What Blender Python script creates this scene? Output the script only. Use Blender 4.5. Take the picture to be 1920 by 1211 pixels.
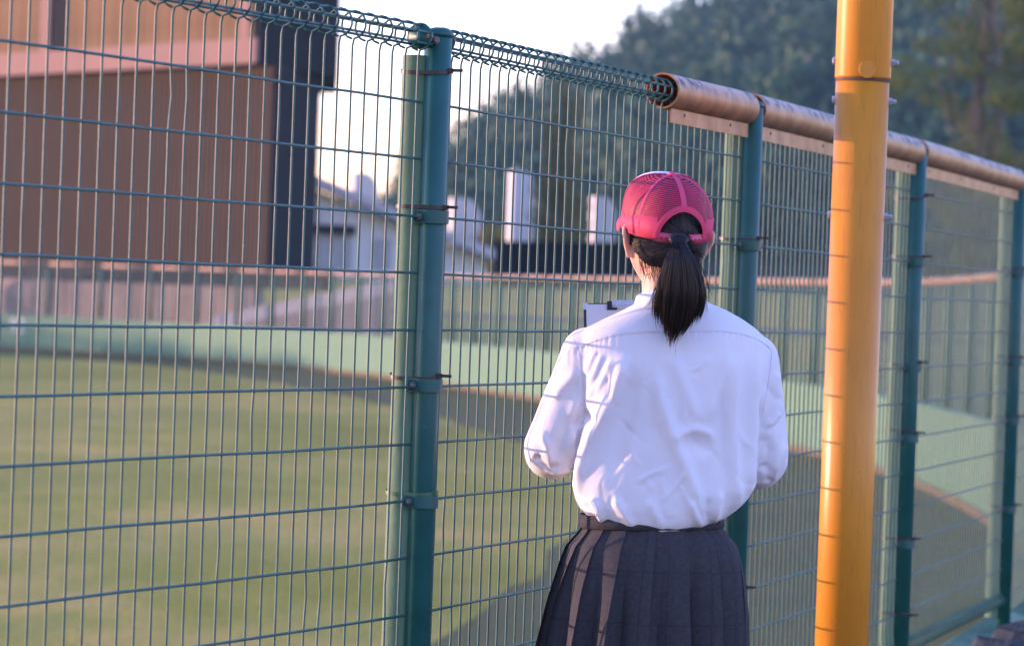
import bpy, bmesh, math, random
import numpy as np
from mathutils import Vector, Matrix, noise
from mathutils.bvhtree import BVHTree
R = math.radians
random.seed(7); rng = np.random.default_rng(7)
scn = bpy.context.scene
col = scn.collection
for o in list(bpy.data.objects): bpy.data.objects.remove(o)

# ------------------------------------------------------------------ camera
W, H = 1920.0, 1211.0
FPX, PIT, ROL, HC = 6586.1, R(0.5078), R(2.117), 1.39
cam = bpy.data.cameras.new('camera'); camo = bpy.data.objects.new('camera', cam); col.objects.link(camo)
cam.sensor_width = 36; cam.sensor_fit = 'HORIZONTAL'; cam.lens = FPX / W * 36
cam.clip_start = 0.1; cam.clip_end = 5000
r0 = Vector((1, 0, 0)); u0 = Vector((0, math.sin(PIT), math.cos(PIT))); f0 = Vector((0, math.cos(PIT), -math.sin(PIT)))
cr, sr = math.cos(ROL), math.sin(ROL)
rx, ux = r0 * cr + u0 * sr, u0 * cr - r0 * sr
camo.matrix_world = Matrix(((rx.x, ux.x, -f0.x, 0), (rx.y, ux.y, -f0.y, 0), (rx.z, ux.z, -f0.z, HC), (0, 0, 0, 1)))
cam.dof.use_dof = True; cam.dof.focus_distance = 6.4; cam.dof.aperture_fstop = 7.5
scn.camera = camo

# ------------------------------------------------------------------ world, sun, exposure
SUN_AZ, SUN_EL = -76.0, 4.0
wd = bpy.data.worlds.new('World'); scn.world = wd; wd.use_nodes = True
nt = wd.node_tree; nt.nodes.clear()
sky = nt.nodes.new('ShaderNodeTexSky'); sky.sky_type = 'NISHITA'; sky.sun_disc = False
sky.sun_elevation = R(SUN_EL); sky.sun_rotation = R(SUN_AZ % 360)
sky.altitude = 0; sky.air_density = 1.0; sky.dust_density = 0.1; sky.ozone_density = 3.0
bg = nt.nodes.new('ShaderNodeBackground'); bg.inputs[1].default_value = 0.15
wo = nt.nodes.new('ShaderNodeOutputWorld')
tint = nt.nodes.new('ShaderNodeMixRGB'); tint.blend_type = 'MULTIPLY'; tint.inputs[0].default_value = 1; tint.inputs[2].default_value = (1.43, .94, 1.22, 1)
nt.links.new(sky.outputs[0], tint.inputs[1]); nt.links.new(tint.outputs[0], bg.inputs[0]); nt.links.new(bg.outputs[0], wo.inputs[0])
sl = bpy.data.lights.new('sun', 'SUN'); sl.energy = 1.0; sl.angle = R(0.53); sl.color = (1.0, 0.60, 0.46)
so = bpy.data.objects.new('sun', sl); col.objects.link(so)
sd = Vector((math.sin(R(SUN_AZ)) * math.cos(R(SUN_EL)), math.cos(R(SUN_AZ)) * math.cos(R(SUN_EL)), math.sin(R(SUN_EL))))
so.rotation_euler = sd.to_track_quat('Z', 'Y').to_euler(); so.location = (-20, 10, 30)
scn.view_settings.view_transform = 'Standard'; scn.view_settings.look = 'None'
scn.view_settings.gamma = 1; scn.view_settings.exposure = 3.0
scn.render.engine = 'CYCLES'

# ------------------------------------------------------------------ helpers
def at(x, y, Y):
    """photo pixel -> world point at depth Y (metres ahead)"""
    xx, yy = x - W / 2, -(y - H / 2)
    a, b = (xx * cr - yy * sr) / FPX, (xx * sr + yy * cr) / FPX
    wy = math.cos(PIT) + b * math.sin(PIT); wz = -math.sin(PIT) + b * math.cos(PIT)
    s = Y / wy
    return Vector((a * s, Y, HC + wz * s))
def pix(v):
    z = v[2] - HC
    f = v[1] * math.cos(PIT) - z * math.sin(PIT); u = v[1] * math.sin(PIT) + z * math.cos(PIT)
    a, b = FPX * v[0] / f, FPX * u / f
    return W / 2 + a * cr + b * sr, H / 2 - (b * cr - a * sr)
def pix_np(V):
    z = V[:, 2] - HC
    f = V[:, 1] * math.cos(PIT) - z * math.sin(PIT); u = V[:, 1] * math.sin(PIT) + z * math.cos(PIT)
    a, b = FPX * V[:, 0] / f, FPX * u / f
    return W / 2 + a * cr + b * sr, H / 2 - (b * cr - a * sr)
def sstep(a, b, x):
    t = np.clip((np.asarray(x, float) - a) / (b - a), 0, 1); return t * t * (3 - 2 * t)

class MB:
    def __init__(s): s.v = []; s.f = []; s.m = []; s.sm = []
    def add(s, vs, fs, mi=0, smooth=False):
        n = len(s.v); s.v += [tuple(p) for p in vs]
        s.f += [tuple(i + n for i in q) for q in fs]; s.m += [mi] * len(fs); s.sm += [smooth] * len(fs)
    def box(s, c, sx, sy, sz, rz=0.0, mi=0, ax=None):
        c = Vector(c); q = []
        if ax is None: ax = (Vector((math.cos(rz), math.sin(rz), 0)), Vector((-math.sin(rz), math.cos(rz), 0)), Vector((0, 0, 1)))
        for k in (-1, 1):
            for j in (-1, 1):
                for i in (-1, 1):
                    q.append(c + ax[0] * (i * sx / 2) + ax[1] * (j * sy / 2) + ax[2] * (k * sz / 2))
        s.add(q, [(0, 2, 3, 1), (4, 5, 7, 6), (0, 1, 5, 4), (2, 6, 7, 3), (0, 4, 6, 2), (1, 3, 7, 5)], mi)
    def tube(s, path, r, n=6, caps=True, mi=0, up=None, closed=False, smooth=True):
        P = [Vector(p) for p in path]; m = len(P)
        rr = r if isinstance(r, (list, tuple)) else [r] * m
        vs = []; fs = []; prev = None
        for i, p in enumerate(P):
            if closed: t = (P[(i + 1) % m] - P[i - 1])
            else: t = P[min(i + 1, m - 1)] - P[max(i - 1, 0)]
            t = t.normalized() if t.length > 1e-9 else Vector((0, 0, 1))
            if prev is None:
                a = Vector(up) if up is not None else (Vector((0, 0, 1)) if abs(t.z) < .9 else Vector((1, 0, 0)))
                a = (a - t * a.dot(t)).normalized()
            else:
                a = prev - t * prev.dot(t)
                a = a.normalized() if a.length > 1e-6 else t.orthogonal().normalized()
            prev = a; b = t.cross(a)
            for k in range(n):
                an = 2 * math.pi * k / n
                vs.append(p + (a * math.cos(an) + b * math.sin(an)) * rr[i])
        L = m if closed else m - 1
        for i in range(L):
            j = (i + 1) % m
            for k in range(n):
                fs.append((i * n + k, i * n + (k + 1) % n, j * n + (k + 1) % n, j * n + k))
        if caps and not closed:
            fs.append(tuple(reversed(range(n)))); fs.append(tuple((m - 1) * n + k for k in range(n)))
        s.add(vs, fs, mi, smooth)
    def lathe(s, prof, c, n=24, ax=(0, 0, 1), mi=0, smooth=True, cap=True):
        ax = Vector(ax).normalized(); a = ax.orthogonal().normalized(); b = ax.cross(a); c = Vector(c)
        vs = []; fs = []
        for r, z in prof:
            for k in range(n):
                an = 2 * math.pi * k / n
                vs.append(c + ax * z + (a * math.cos(an) + b * math.sin(an)) * r)
        for i in range(len(prof) - 1):
            for k in range(n):
                fs.append((i * n + k, i * n + (k + 1) % n, (i + 1) * n + (k + 1) % n, (i + 1) * n + k))
        if cap:
            fs.append(tuple(reversed(range(n)))); fs.append(tuple((len(prof) - 1) * n + k for k in range(n)))
        s.add(vs, fs, mi, smooth)
    def grid(s, rows, closed=False, mi=0, smooth=True):
        n = len(rows[0]); vs = [p for r in rows for p in r]; fs = []
        for i in range(len(rows) - 1):
            for k in range(n if closed else n - 1):
                fs.append((i * n + k, i * n + (k + 1) % n, (i + 1) * n + (k + 1) % n, (i + 1) * n + k))
        s.add(vs, fs, mi, smooth)
    def prism(s, pts, d, mi=0):
        n = len(pts); P = [Vector(p) for p in pts]; d = Vector(d)
        s.add(P + [p + d for p in P], [tuple(reversed(range(n))), tuple(range(n, 2 * n))] + [(i, (i + 1) % n, n + (i + 1) % n, n + i) for i in range(n)], mi)
    def mesh(s, name, mats):
        me = bpy.data.meshes.new(name); me.from_pydata(s.v, [], s.f)
        for m in (mats if isinstance(mats, (list, tuple)) else [mats]): me.materials.append(m)
        me.polygons.foreach_set('material_index', s.m); me.polygons.foreach_set('use_smooth', s.sm); me.update()
        return me
    def build(s, name, mats, parent=None):
        return link(name, s.mesh(name, mats), parent)
def link(name, me, parent=None):
    o = bpy.data.objects.new(name, me); col.objects.link(o)
    if parent is not None: o.parent = parent; o.matrix_parent_inverse = Matrix.Translation(parent_world(parent)).inverted()
    return o
def parent_world(p):
    v = Vector(p.location)
    while p.parent is not None: 
        v2 = p.matrix_parent_inverse.to_translation(); p = p.parent; v = v + v2 + Vector(p.location)
    return v
def tag(o, label=None, cat=None, group=None, kind=None):
    if label: o['label'] = label
    if cat: o['category'] = cat
    if group: o['group'] = group
    if kind: o['kind'] = kind
    return o
def thing(name, loc, label, cat, group=None):
    o = bpy.data.objects.new(name, None); col.objects.link(o); o.location = loc; o.empty_display_size = .1
    return tag(o, label, cat, group)
def npmesh(name, V, F, mats, smooth=False):
    """V (n,3) float, F (m,k) int, all faces same size"""
    me = bpy.data.meshes.new(name); V = np.asarray(V, np.float32); F = np.asarray(F, np.int32)
    me.vertices.add(len(V)); me.vertices.foreach_set('co', V.ravel())
    k = F.shape[1]; me.loops.add(F.size); me.loops.foreach_set('vertex_index', F.ravel())
    me.polygons.add(len(F)); me.polygons.foreach_set('loop_start', np.arange(0, F.size, k, dtype=np.int32))
    me.polygons.foreach_set('loop_total', np.full(len(F), k, np.int32))
    me.polygons.foreach_set('use_smooth', np.full(len(F), smooth))
    for m in (mats if isinstance(mats, (list, tuple)) else [mats]): me.materials.append(m)
    me.update(calc_edges=True); return me

# ------------------------------------------------------------------ materials
class NT:
    def __init__(s, name):
        s.m = bpy.data.materials.new(name); s.m.use_nodes = True; s.t = s.m.node_tree
        s.b = s.t.nodes['Principled BSDF']; s.out = s.t.nodes['Material Output']; s._tc = None
    def n(s, kind, **kw):
        nd = s.t.nodes.new('ShaderNode' + kind)
        for k, v in kw.items():
            if k.startswith('i_'): nd.inputs[k[2:].replace('_', ' ')].default_value = v
            else: setattr(nd, k, v)
        return nd
    def l(s, a, b): s.t.links.new(a, b)
    def obj(s):
        if s._tc is None: s._tc = s.n('TexCoord')
        return s._tc.outputs['Object']
    def pos(s): return s.n('NewGeometry').outputs['Position']
    def noise(s, scale, detail=4, rough=.55, vec=None, dist=0):
        nd = s.n('TexNoise'); nd.inputs['Scale'].default_value = scale; nd.inputs['Detail'].default_value = detail
        nd.inputs['Roughness'].default_value = rough; nd.inputs['Distortion'].default_value = dist
        s.l(vec if vec is not None else s.obj(), nd.inputs['Vector']); return nd.outputs['Fac']
    def map(s, vec, scale=(1, 1, 1), rot=(0, 0, 0)):
        nd = s.n('Mapping'); nd.inputs['Scale'].default_value = scale; nd.inputs['Rotation'].default_value = rot
        s.l(vec, nd.inputs['Vector']); return nd.outputs[0]
    def ramp(s, fac, stops):
        nd = s.n('ValToRGB'); e = nd.color_ramp.elements
        while len(e) < len(stops): e.new(.5)
        for i, (p, c) in enumerate(stops): e[i].position = p; e[i].color = (c[0], c[1], c[2], 1)
        s.l(fac, nd.inputs[0]); return nd.outputs[0]
    def mix(s, fac, a, b, mode='MIX'):
        nd = s.n('MixRGB'); nd.blend_type = mode
        for i, v in ((0, fac), (1, a), (2, b)):
            if isinstance(v, (int, float)): nd.inputs[i].default_value = v
            elif isinstance(v, (tuple, list)): nd.inputs[i].default_value = (v[0], v[1], v[2], 1)
            else: s.l(v, nd.inputs[i])
        return nd.outputs[0]
    def math(s, op, a, b=0.0, clamp=False):
        nd = s.n('Math'); nd.operation = op; nd.use_clamp = clamp
        for i, v in ((0, a), (1, b)):
            if isinstance(v, (int, float)): nd.inputs[i].default_value = v
            else: s.l(v, nd.inputs[i])
        return nd.outputs[0]
    def bump(s, h, strength=.3, dist=.002):
        nd = s.n('Bump'); nd.inputs['Strength'].default_value = strength; nd.inputs['Distance'].default_value = dist
        s.l(h, nd.inputs['Height']); s.l(nd.outputs[0], s.b.inputs['Normal']); return nd
    def base(s, c):
        if isinstance(c, (tuple, list)): s.b.inputs['Base Color'].default_value = (c[0], c[1], c[2], 1)
        else: s.l(c, s.b.inputs['Base Color'])
    def set(s, **kw):
        for k, v in kw.items(): s.b.inputs[k.replace('_', ' ')].default_value = v
        return s
def M_plain(name, c, rough=.6, metal=0., var=.12, wear=None, scale=8., bump=.0, bscale=40., spec=.5, bd=.002):
    t = NT(name); t.set(Roughness=rough, Metallic=metal)
    t.b.inputs['Specular IOR Level'].default_value = spec
    f = t.noise(scale, 5)
    lo = tuple(max(0, x * (1 - var)) for x in c); hi = tuple(min(1, x * (1 + var)) for x in c)
    cc = t.ramp(f, [(.3, lo), (.7, hi)])
    if wear: cc = t.mix(t.math('MULTIPLY', t.ramp(t.noise(wear[0], 6, .7), [(wear[1], (0, 0, 0)), (wear[1] + .05, (1, 1, 1))]), .75), cc, wear[2])
    t.base(cc)
    if bump: t.bump(t.noise(bscale, 4), bump, bd)
    return t.m
def M_leaf(name, stops, transl=.35, nscale=.35):
    t = NT(name); geo = t.n('NewGeometry'); oi = t.n('ObjectInfo')
    f = t.math('ADD', t.math('MULTIPLY', geo.outputs['Random Per Island'], .5), t.math('MULTIPLY', t.noise(nscale, 3, vec=geo.outputs['Position']), .6))
    c = t.ramp(f, stops); t.base(c); t.set(Roughness=.65); t.b.inputs['Specular IOR Level'].default_value = .25
    tr = t.n('BsdfTranslucent'); t.l(c, tr.inputs[0]); mx = t.n('MixShader'); mx.inputs[0].default_value = transl
    t.l(t.b.outputs[0], mx.inputs[1]); t.l(tr.outputs[0], mx.inputs[2]); t.l(mx.outputs[0], t.out.inputs[0]); return t.m
Mt = {}
Mt['green'] = M_plain('green_paint', (.013, .088, .078), .42, var=.15, scale=14, bump=.08, bscale=160, spec=.3, wear=(38, .66, (.10, .13, .11)))
Mt['wire'] = M_plain('green_wire', (.017, .098, .085), .45, var=.3, scale=25, wear=(55, .63, (.2, .18, .14)))
Mt['pad'] = M_plain('pad_foam', (.10, .185, .105), .7, var=.1, scale=9, bump=.35, bscale=60, spec=.35, bd=.003)
Mt['steel'] = M_plain('bolt_steel', (.55, .55, .56), .35, .7, var=.2, scale=200)
Mt['rusty'] = M_plain('bolt_dull', (.16, .14, .13), .6, .4, var=.35, scale=260)
Mt['tie'] = M_plain('tie_black', (.018, .015, .016), .45, var=.3, scale=60)
Mt['tie_green'] = M_plain('tie_green', (.03, .12, .05), .5, var=.2, scale=60)
Mt['tie_white'] = M_plain('tie_white', (.7, .68, .66), .6, var=.1, scale=60)
def m_cover():
    t = NT('rail_cover_plastic'); t.set(Roughness=.5)
    o = t.obj(); n1 = t.noise(14, 6, .6); n2 = t.noise(3.2, 3, vec=o)
    base = t.ramp(n1, [(.25, (.24, .10, .03)), (.5, (.42, .20, .07)), (.75, (.50, .31, .15))])
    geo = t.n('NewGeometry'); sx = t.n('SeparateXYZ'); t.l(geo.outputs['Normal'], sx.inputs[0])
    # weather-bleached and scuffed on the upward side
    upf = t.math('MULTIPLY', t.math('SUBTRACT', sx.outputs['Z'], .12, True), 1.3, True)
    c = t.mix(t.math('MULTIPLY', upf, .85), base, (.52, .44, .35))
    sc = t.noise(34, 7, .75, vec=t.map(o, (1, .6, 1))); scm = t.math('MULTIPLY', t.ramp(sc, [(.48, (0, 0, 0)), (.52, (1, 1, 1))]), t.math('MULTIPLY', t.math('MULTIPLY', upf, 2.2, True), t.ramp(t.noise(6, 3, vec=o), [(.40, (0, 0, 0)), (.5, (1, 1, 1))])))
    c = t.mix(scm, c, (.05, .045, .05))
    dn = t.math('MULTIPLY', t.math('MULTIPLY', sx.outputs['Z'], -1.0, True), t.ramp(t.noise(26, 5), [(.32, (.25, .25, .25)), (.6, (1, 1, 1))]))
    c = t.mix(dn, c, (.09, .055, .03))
    c = t.mix(geo.outputs['Backfacing'], c, (.62, .1, .03)) if False else c
    t.base(c); t.bump(n1, .15, .002); return t.m
Mt['cover'] = m_cover()
Mt['cover_in'] = M_plain('rail_cover_inside', (.62, .12, .04), .6, var=.15)
def m_pole():
    t = NT('yellow_paint'); t.set(Roughness=.36); t.b.inputs['Specular IOR Level'].default_value = .3
    f = t.noise(5, 4); c = t.ramp(f, [(.3, (.56, .215, .018)), (.7, (.64, .255, .022))])
    st = t.noise(30, 5, .6, vec=t.map(t.obj(), (6, 6, .5)))
    c = t.mix(t.math('MULTIPLY', t.ramp(st, [(.52, (0, 0, 0)), (.75, (1, 1, 1))]), .4), c, (.26, .11, .03))
    ch = t.noise(55, 6, .7); c = t.mix(t.math('MULTIPLY', t.ramp(ch, [(.66, (0, 0, 0)), (.7, (1, 1, 1))]), .5), c, (.2, .12, .06))
    t.base(c); t.bump(t.noise(220, 3), .06, .001); return t.m
Mt['yellow'] = m_pole()
Mt['stain'] = M_plain('joint_dirt', (.09, .045, .025), .8, var=.4, scale=40)
def m_field():
    t = NT('field_grass'); p = t.pos()
    a = t.noise(.22, 5, .6, vec=p); b = t.noise(1.6, 5, .65, vec=t.map(p, (1, .45, 1))); c_ = t.noise(14, 3, .6, vec=p)
    g = t.ramp(b, [(.3, (.32, .32, .04)), (.5, (.56, .46, .075)), (.72, (.74, .57, .2))])
    d = t.ramp(a, [(.35, (.44, .38, .05)), (.6, (.72, .56, .18))])
    c = t.mix(.5, g, d); e_ = t.noise(.07, 4, .6, vec=t.map(p, (1, .5, 1))); c = t.mix(t.ramp(e_, [(.4, (0, 0, 0)), (.62, (.7, .7, .7))]), c, (.30, .27, .05)); c = t.mix(.45, c, t.ramp(c_, [(.3, (.05, .06, .03)), (.7, (.3, .27, .16))]), 'OVERLAY')
    t.base(c); t.set(Roughness=.95); t.b.inputs['Specular IOR Level'].default_value = .1; t.bump(c_, .8, .03); return t.m
Mt['field'] = m_field()
def m_noise3(name, s1, s2, stops, rough=.9, bump=.5, bd=.02):
    t = NT(name); p = t.pos(); a = t.noise(s1, 5, .6, vec=p); b = t.noise(s2, 4, .6, vec=p)
    t.base(t.ramp(t.math('ADD', t.math('MULTIPLY', a, .6), t.math('MULTIPLY', b, .4)), stops)); t.set(Roughness=rough)
    t.b.inputs['Specular IOR Level'].default_value = .2; t.bump(b, bump, bd); return t.m
Mt['track'] = m_noise3('track_dirt', .5, 9, [(.3, (.075, .075, .016)), (.5, (.115, .105, .023)), (.7, (.165, .14, .036))])
Mt['ground'] = m_noise3('outer_ground', .25, 6, [(.3, (.27, .23, .045)), (.5, (.42, .33, .065)), (.7, (.52, .40, .10))])
Mt['asphalt'] = m_noise3('asphalt', .7, 60, [(.3, (.045, .045, .047)), (.7, (.085, .083, .08))], bd=.004)
Mt['kerb'] = m_noise3('mossy_concrete', 3, 40, [(.3, (.02, .06, .03)), (.5, (.06, .14, .085)), (.75, (.2, .27, .19))], bd=.004)
Mt['rock'] = m_noise3('kerb_rock', 9, 60, [(.3, (.012, .018, .024)), (.55, (.04, .055, .07)), (.75, (.11, .13, .15))], bump=.9, bd=.01)
Mt['wallpad'] = m_noise3('wall_pad', .35, 7, [(.3, (.10, .205, .12)), (.7, (.14, .245, .15))], .7, .15, .01)
Mt['wallbase'] = m_noise3('wall_base_board', .6, 8, [(.3, (.12, .085, .045)), (.7, (.2, .145, .08))])
Mt['white'] = M_plain('white_paint', (.52, .52, .53), .6, var=.05)
Mt['farwire'] = M_plain('far_wire', (.02, .11, .085), .5)
def m_siding(name, lo, hi, freq, ax=(1, 0, 0)):
    t = NT(name); t.set(Roughness=.9); t.b.inputs['Specular IOR Level'].default_value = .05
    w = t.n('TexWave'); w.wave_type = 'BANDS'; w.bands_direction = 'X'; w.inputs['Scale'].default_value = freq
    t.l(t.n('TexCoord').outputs['UV'], w.inputs['Vector']) if False else t.l(t.obj(), w.inputs['Vector'])
    n = t.noise(.6, 4); t.base(t.mix(n, lo, hi)); t.bump(w.outputs['Fac'], .25, .03); return t.m
Mt['brown'] = m_siding('brown_siding', (.054, .041, .030), (.080, .060, .044), 3.)
Mt['copper'] = M_plain('copper_siding', (.165, .108, .06), .9, var=.22, scale=.8, spec=.05)
Mt['fascia'] = M_plain('fascia_board', (.255, .165, .14), .9, var=.06, scale=.5, spec=.05)
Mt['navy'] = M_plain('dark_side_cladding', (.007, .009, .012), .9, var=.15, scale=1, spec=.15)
Mt['dark'] = M_plain('dark_gap', (.02, .02, .025), .8)
Mt['house'] = M_plain('pale_render', (.8, .8, .8), .8, var=.06, scale=.8)
Mt['house2'] = M_plain('grey_sheet_wall', (.5, .5, .52), .7, var=.08, scale=.8)
Mt['roof'] = M_plain('grey_roof', (.55, .52, .56), .6, var=.12, scale=1.5)
Mt['roofedge'] = M_plain('roof_edge', (.1, .1, .12), .6)
Mt['concrete'] = m_noise3('old_concrete', .8, 5, [(.3, (.17, .135, .115)), (.5, (.26, .21, .18)), (.7, (.35, .28, .245))])
Mt['band'] = M_plain('dark_railing', (.035, .04, .042), .9, var=.2, scale=2, spec=.1)
Mt['leaf_hill'] = M_leaf('hill_leaves', [(.25, (.007, .032, .022)), (.48, (.02, .068, .034)), (.7, (.055, .12, .045)), (.9, (.10, .155, .055))], .15, .025)
Mt['leaf_poplar'] = M_leaf('poplar_leaves', [(.25, (.10, .10, .025)), (.55, (.18, .165, .05)), (.85, (.27, .23, .09))], .3, .5)
Mt['leaf_tree'] = M_leaf('tree_leaves', [(.25, (.04, .075, .02)), (.55, (.085, .125, .04)), (.85, (.16, .18, .065))], .35, .5)
Mt['leaf_hedge'] = M_leaf('hedge_leaves', [(.25, (.012, .018, .016)), (.6, (.022, .03, .026)), (.9, (.05, .055, .03))], .15, .5)
Mt['leaf_shrub'] = M_leaf('shrub_leaves', [(.25, (.08, .09, .02)), (.6, (.15, .14, .04)), (.9, (.2, .18, .06))], .3, .5)
Mt['bark'] = M_plain('bark', (.10, .08, .065), .9, var=.3, scale=6, bump=.6, bscale=20)
Mt['hill'] = m_noise3('hill_soil', .02, .3, [(.3, (.02, .03, .015)), (.7, (.06, .07, .03))])

# ------------------------------------------------------------------ the fence line (one long curve round the outfield)
z0 = HC + 0.326                     # top horizontal wire
PITCH = 0.1
PO = [Vector((-0.9836, 4.3691, 0)), Vector((-0.1481, 6.1862, 0)), Vector((0.5344, 8.0678, 0)), Vector((1.1357, 9.9742, 0)), Vector((1.7006, 11.8923, 0))]
GND = .083                         # pavement on our side
BASE = HC - 1.07                    # kerb top under the near fence
FIELD = HC - 2.16                   # field level
ctrl = [(-8.5, -9), (-5.2, -3.2), (-2.9, .8), (-.9836, 4.3691), (-.1481, 6.1862), (.5344, 8.0678), (1.1357, 9.9742), (1.7006, 11.8923), (3.0, 17.5), (4.15, 25), (4.85, 33), (5.05, 40), (4.85, 46), (4.1, 52), (2.4, 62), (.2, 72), (-3.6, 85), (-8.0, 93.5), (-14.5, 99), (-23, 103.5), (-33, 105.5), (-42, 103.5), (-48, 98), (-52, 89), (-54, 78)]
def catmull(P, per=24):
    out = []
    P = [Vector((p[0], p[1], 0)) for p in P]
    for i in range(len(P) - 1):
        a = P[i - 1] if i else P[0] * 2 - P[1]; b, c = P[i], P[i + 1]; d = P[i + 2] if i + 2 < len(P) else c * 2 - b
        for k in range(per):
            t = k / per
            out.append(.5 * ((2 * b) + (c - a) * t + (2 * a - 5 * b + 4 * c - d) * t * t + (3 * b - a - 3 * c + d) * t ** 3))
    out.append(P[-1]); return out
CUR = catmull(ctrl)
def resample(P, step):
    out = [P[0]]; acc = 0
    for a, b in zip(P[:-1], P[1:]):
        L = (b - a).length; s = step - acc
        while s <= L:
            out.append(a + (b - a) * (s / L)); s += step
        acc = L - (s - step)
    return out
def tangents(P): return [(P[min(i + 1, len(P) - 1)] - P[max(i - 1, 0)]).normalized() for i in range(len(P))]
def outward(t): return Vector((t.y, -t.x, 0))
fine = resample(CUR, 1.0); ftan = tangents(fine)

# ground sheets ------------------------------------------------------------
m = MB()
m.add([(-125, -60, FIELD), (310, -60, FIELD), (310, 1270, FIELD), (-125, 1270, FIELD)], [(0, 1, 2, 3)])
tag(m.build('field', Mt['field']), kind='structure')
m = MB(); m.grid([[p - outward(t) * (4.1 + .22 * noise.noise(Vector((p.x * .6, p.y * .6, 1))) + .12 * noise.noise(Vector((p.x * 2, p.y * 2, 5)))) + Vector((0, 0, FIELD + .004)) for p, t in zip(fine, ftan)], [p + outward(t) * .05 + Vector((0, 0, FIELD + .004)) for p, t in zip(fine, ftan)]], smooth=False)
tag(m.build('warning_track', Mt['track']), kind='structure')
def far_k(p): return float(sstep(22, 45, p.y))
def g_z(p, w):
    k = far_k(p)
    near = GND
    far = .02 + 1.5 * float(sstep(1.0, 26, w)) + (0.35 * float(sstep(26, 80, w)))
    return near * (1 - k) + far * k
m = MB(); ws = [.12, .3, .5, .56, 1.5, 4, 8, 12, 17, 23, 30, 50, 90, 160]
m.grid([[p + outward(t) * w + Vector((0, 0, g_z(p, w))) for p, t in zip(fine, ftan)] for w in ws])
gm = m.build('ground', [Mt['ground'], Mt['asphalt']])
for pl in gm.data.polygons:
    if pl.center.y < 30 and pl.center.x < 60: pl.material_index = 1
tag(gm, kind='structure')
# path on the embankment
m = MB(); far = [(p, t) for p, t in zip(fine, ftan) if p.y > 48]
m.grid([[p + outward(t) * w + Vector((0, 0, g_z(p, w) + .006)) for p, t in far] for w in (11.2, 12.6)])
tag(m.build('path', M_plain('path_dirt', (.13, .095, .08), .9)), kind='structure')

# ------------------------------------------------------------------ outfield wall (padded) right round the field
wall = thing('outfield_wall', (fine[60].x, fine[60].y, FIELD), 'low pale green padded wall running round the edge of the field', 'wall')
wp = resample(CUR, 2.0); wt = tangents(wp)
def wall_top(p): k = far_k(p); return (BASE - .005) * (1 - k) + (FIELD + 1.0) * k
for i in range(len(wp) - 1):
    a, b = wp[i], wp[i + 1]; d = (b - a).normalized(); o = outward(d); mid = (a + b) / 2; L = (b - a).length
    if mid.y < -1: continue
    top = wall_top(mid); hgt = top - FIELD - .09
    m = MB(); pr = []
    for (w_, h_) in ((.10, 0), (-.10, 0), (-.115, .02), (-.115, hgt - .03), (-.095, hgt), (.10, hgt)):
        pr.append((w_, h_))
    q0 = [a + d * .006 + o * w_ + Vector((0, 0, FIELD + .09 + h_)) for w_, h_ in pr]; q1 = [b - d * .006 + o * w_ + Vector((0, 0, FIELD + .09 + h_)) for w_, h_ in pr]
    n = len(pr); m.add(q0 + q1, [tuple(reversed(range(n))), tuple(range(n, 2 * n))] + [(j, (j + 1) % n, n + (j + 1) % n, n + j) for j in range(n)])
    pn = m.build('wall_pad', Mt['wallpad'], wall)
    m = MB(); m.box(mid + Vector((0, 0, FIELD + .045)), L - .004, .25, .09, math.atan2(d.y, d.x)); m.build('base_board', Mt['wallbase'], wall)
# white distance figures on the pads (far left)
tq = at(26, 613, 99.6)
best = min(range(len(fine)), key=lambda i: abs(pix((fine[i].x, fine[i].y, FIELD + .8))[0] - 26) if fine[i].y > 80 else 9e9)
fp, ft = fine[best], ftan[best]
tc = bpy.data.curves.new('figure', 'FONT'); tc.body = '92'; tc.size = .58; tc.extrude = .004; tc.align_x = 'CENTER'
to = bpy.data.objects.new('tmp', tc); col.objects.link(to); bpy.context.view_layer.update()
tm = bpy.data.meshes.new_from_object(to.evaluated_get(bpy.context.evaluated_depsgraph_get())); bpy.data.objects.remove(to)
o_ = outward(ft); xax = ft * -1; nrm = -o_
Mx = Matrix(((-ft.x, 0, nrm.x, fp.x + nrm.x * .125), (-ft.y, 0, nrm.y, fp.y + nrm.y * .125), (0, 1, 0, FIELD + .5), (0, 0, 0, 1)))
tm.transform(Mx); tm.materials.clear(); tm.materials.append(Mt['white'])
link('distance_figure', tm, wall)

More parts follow.
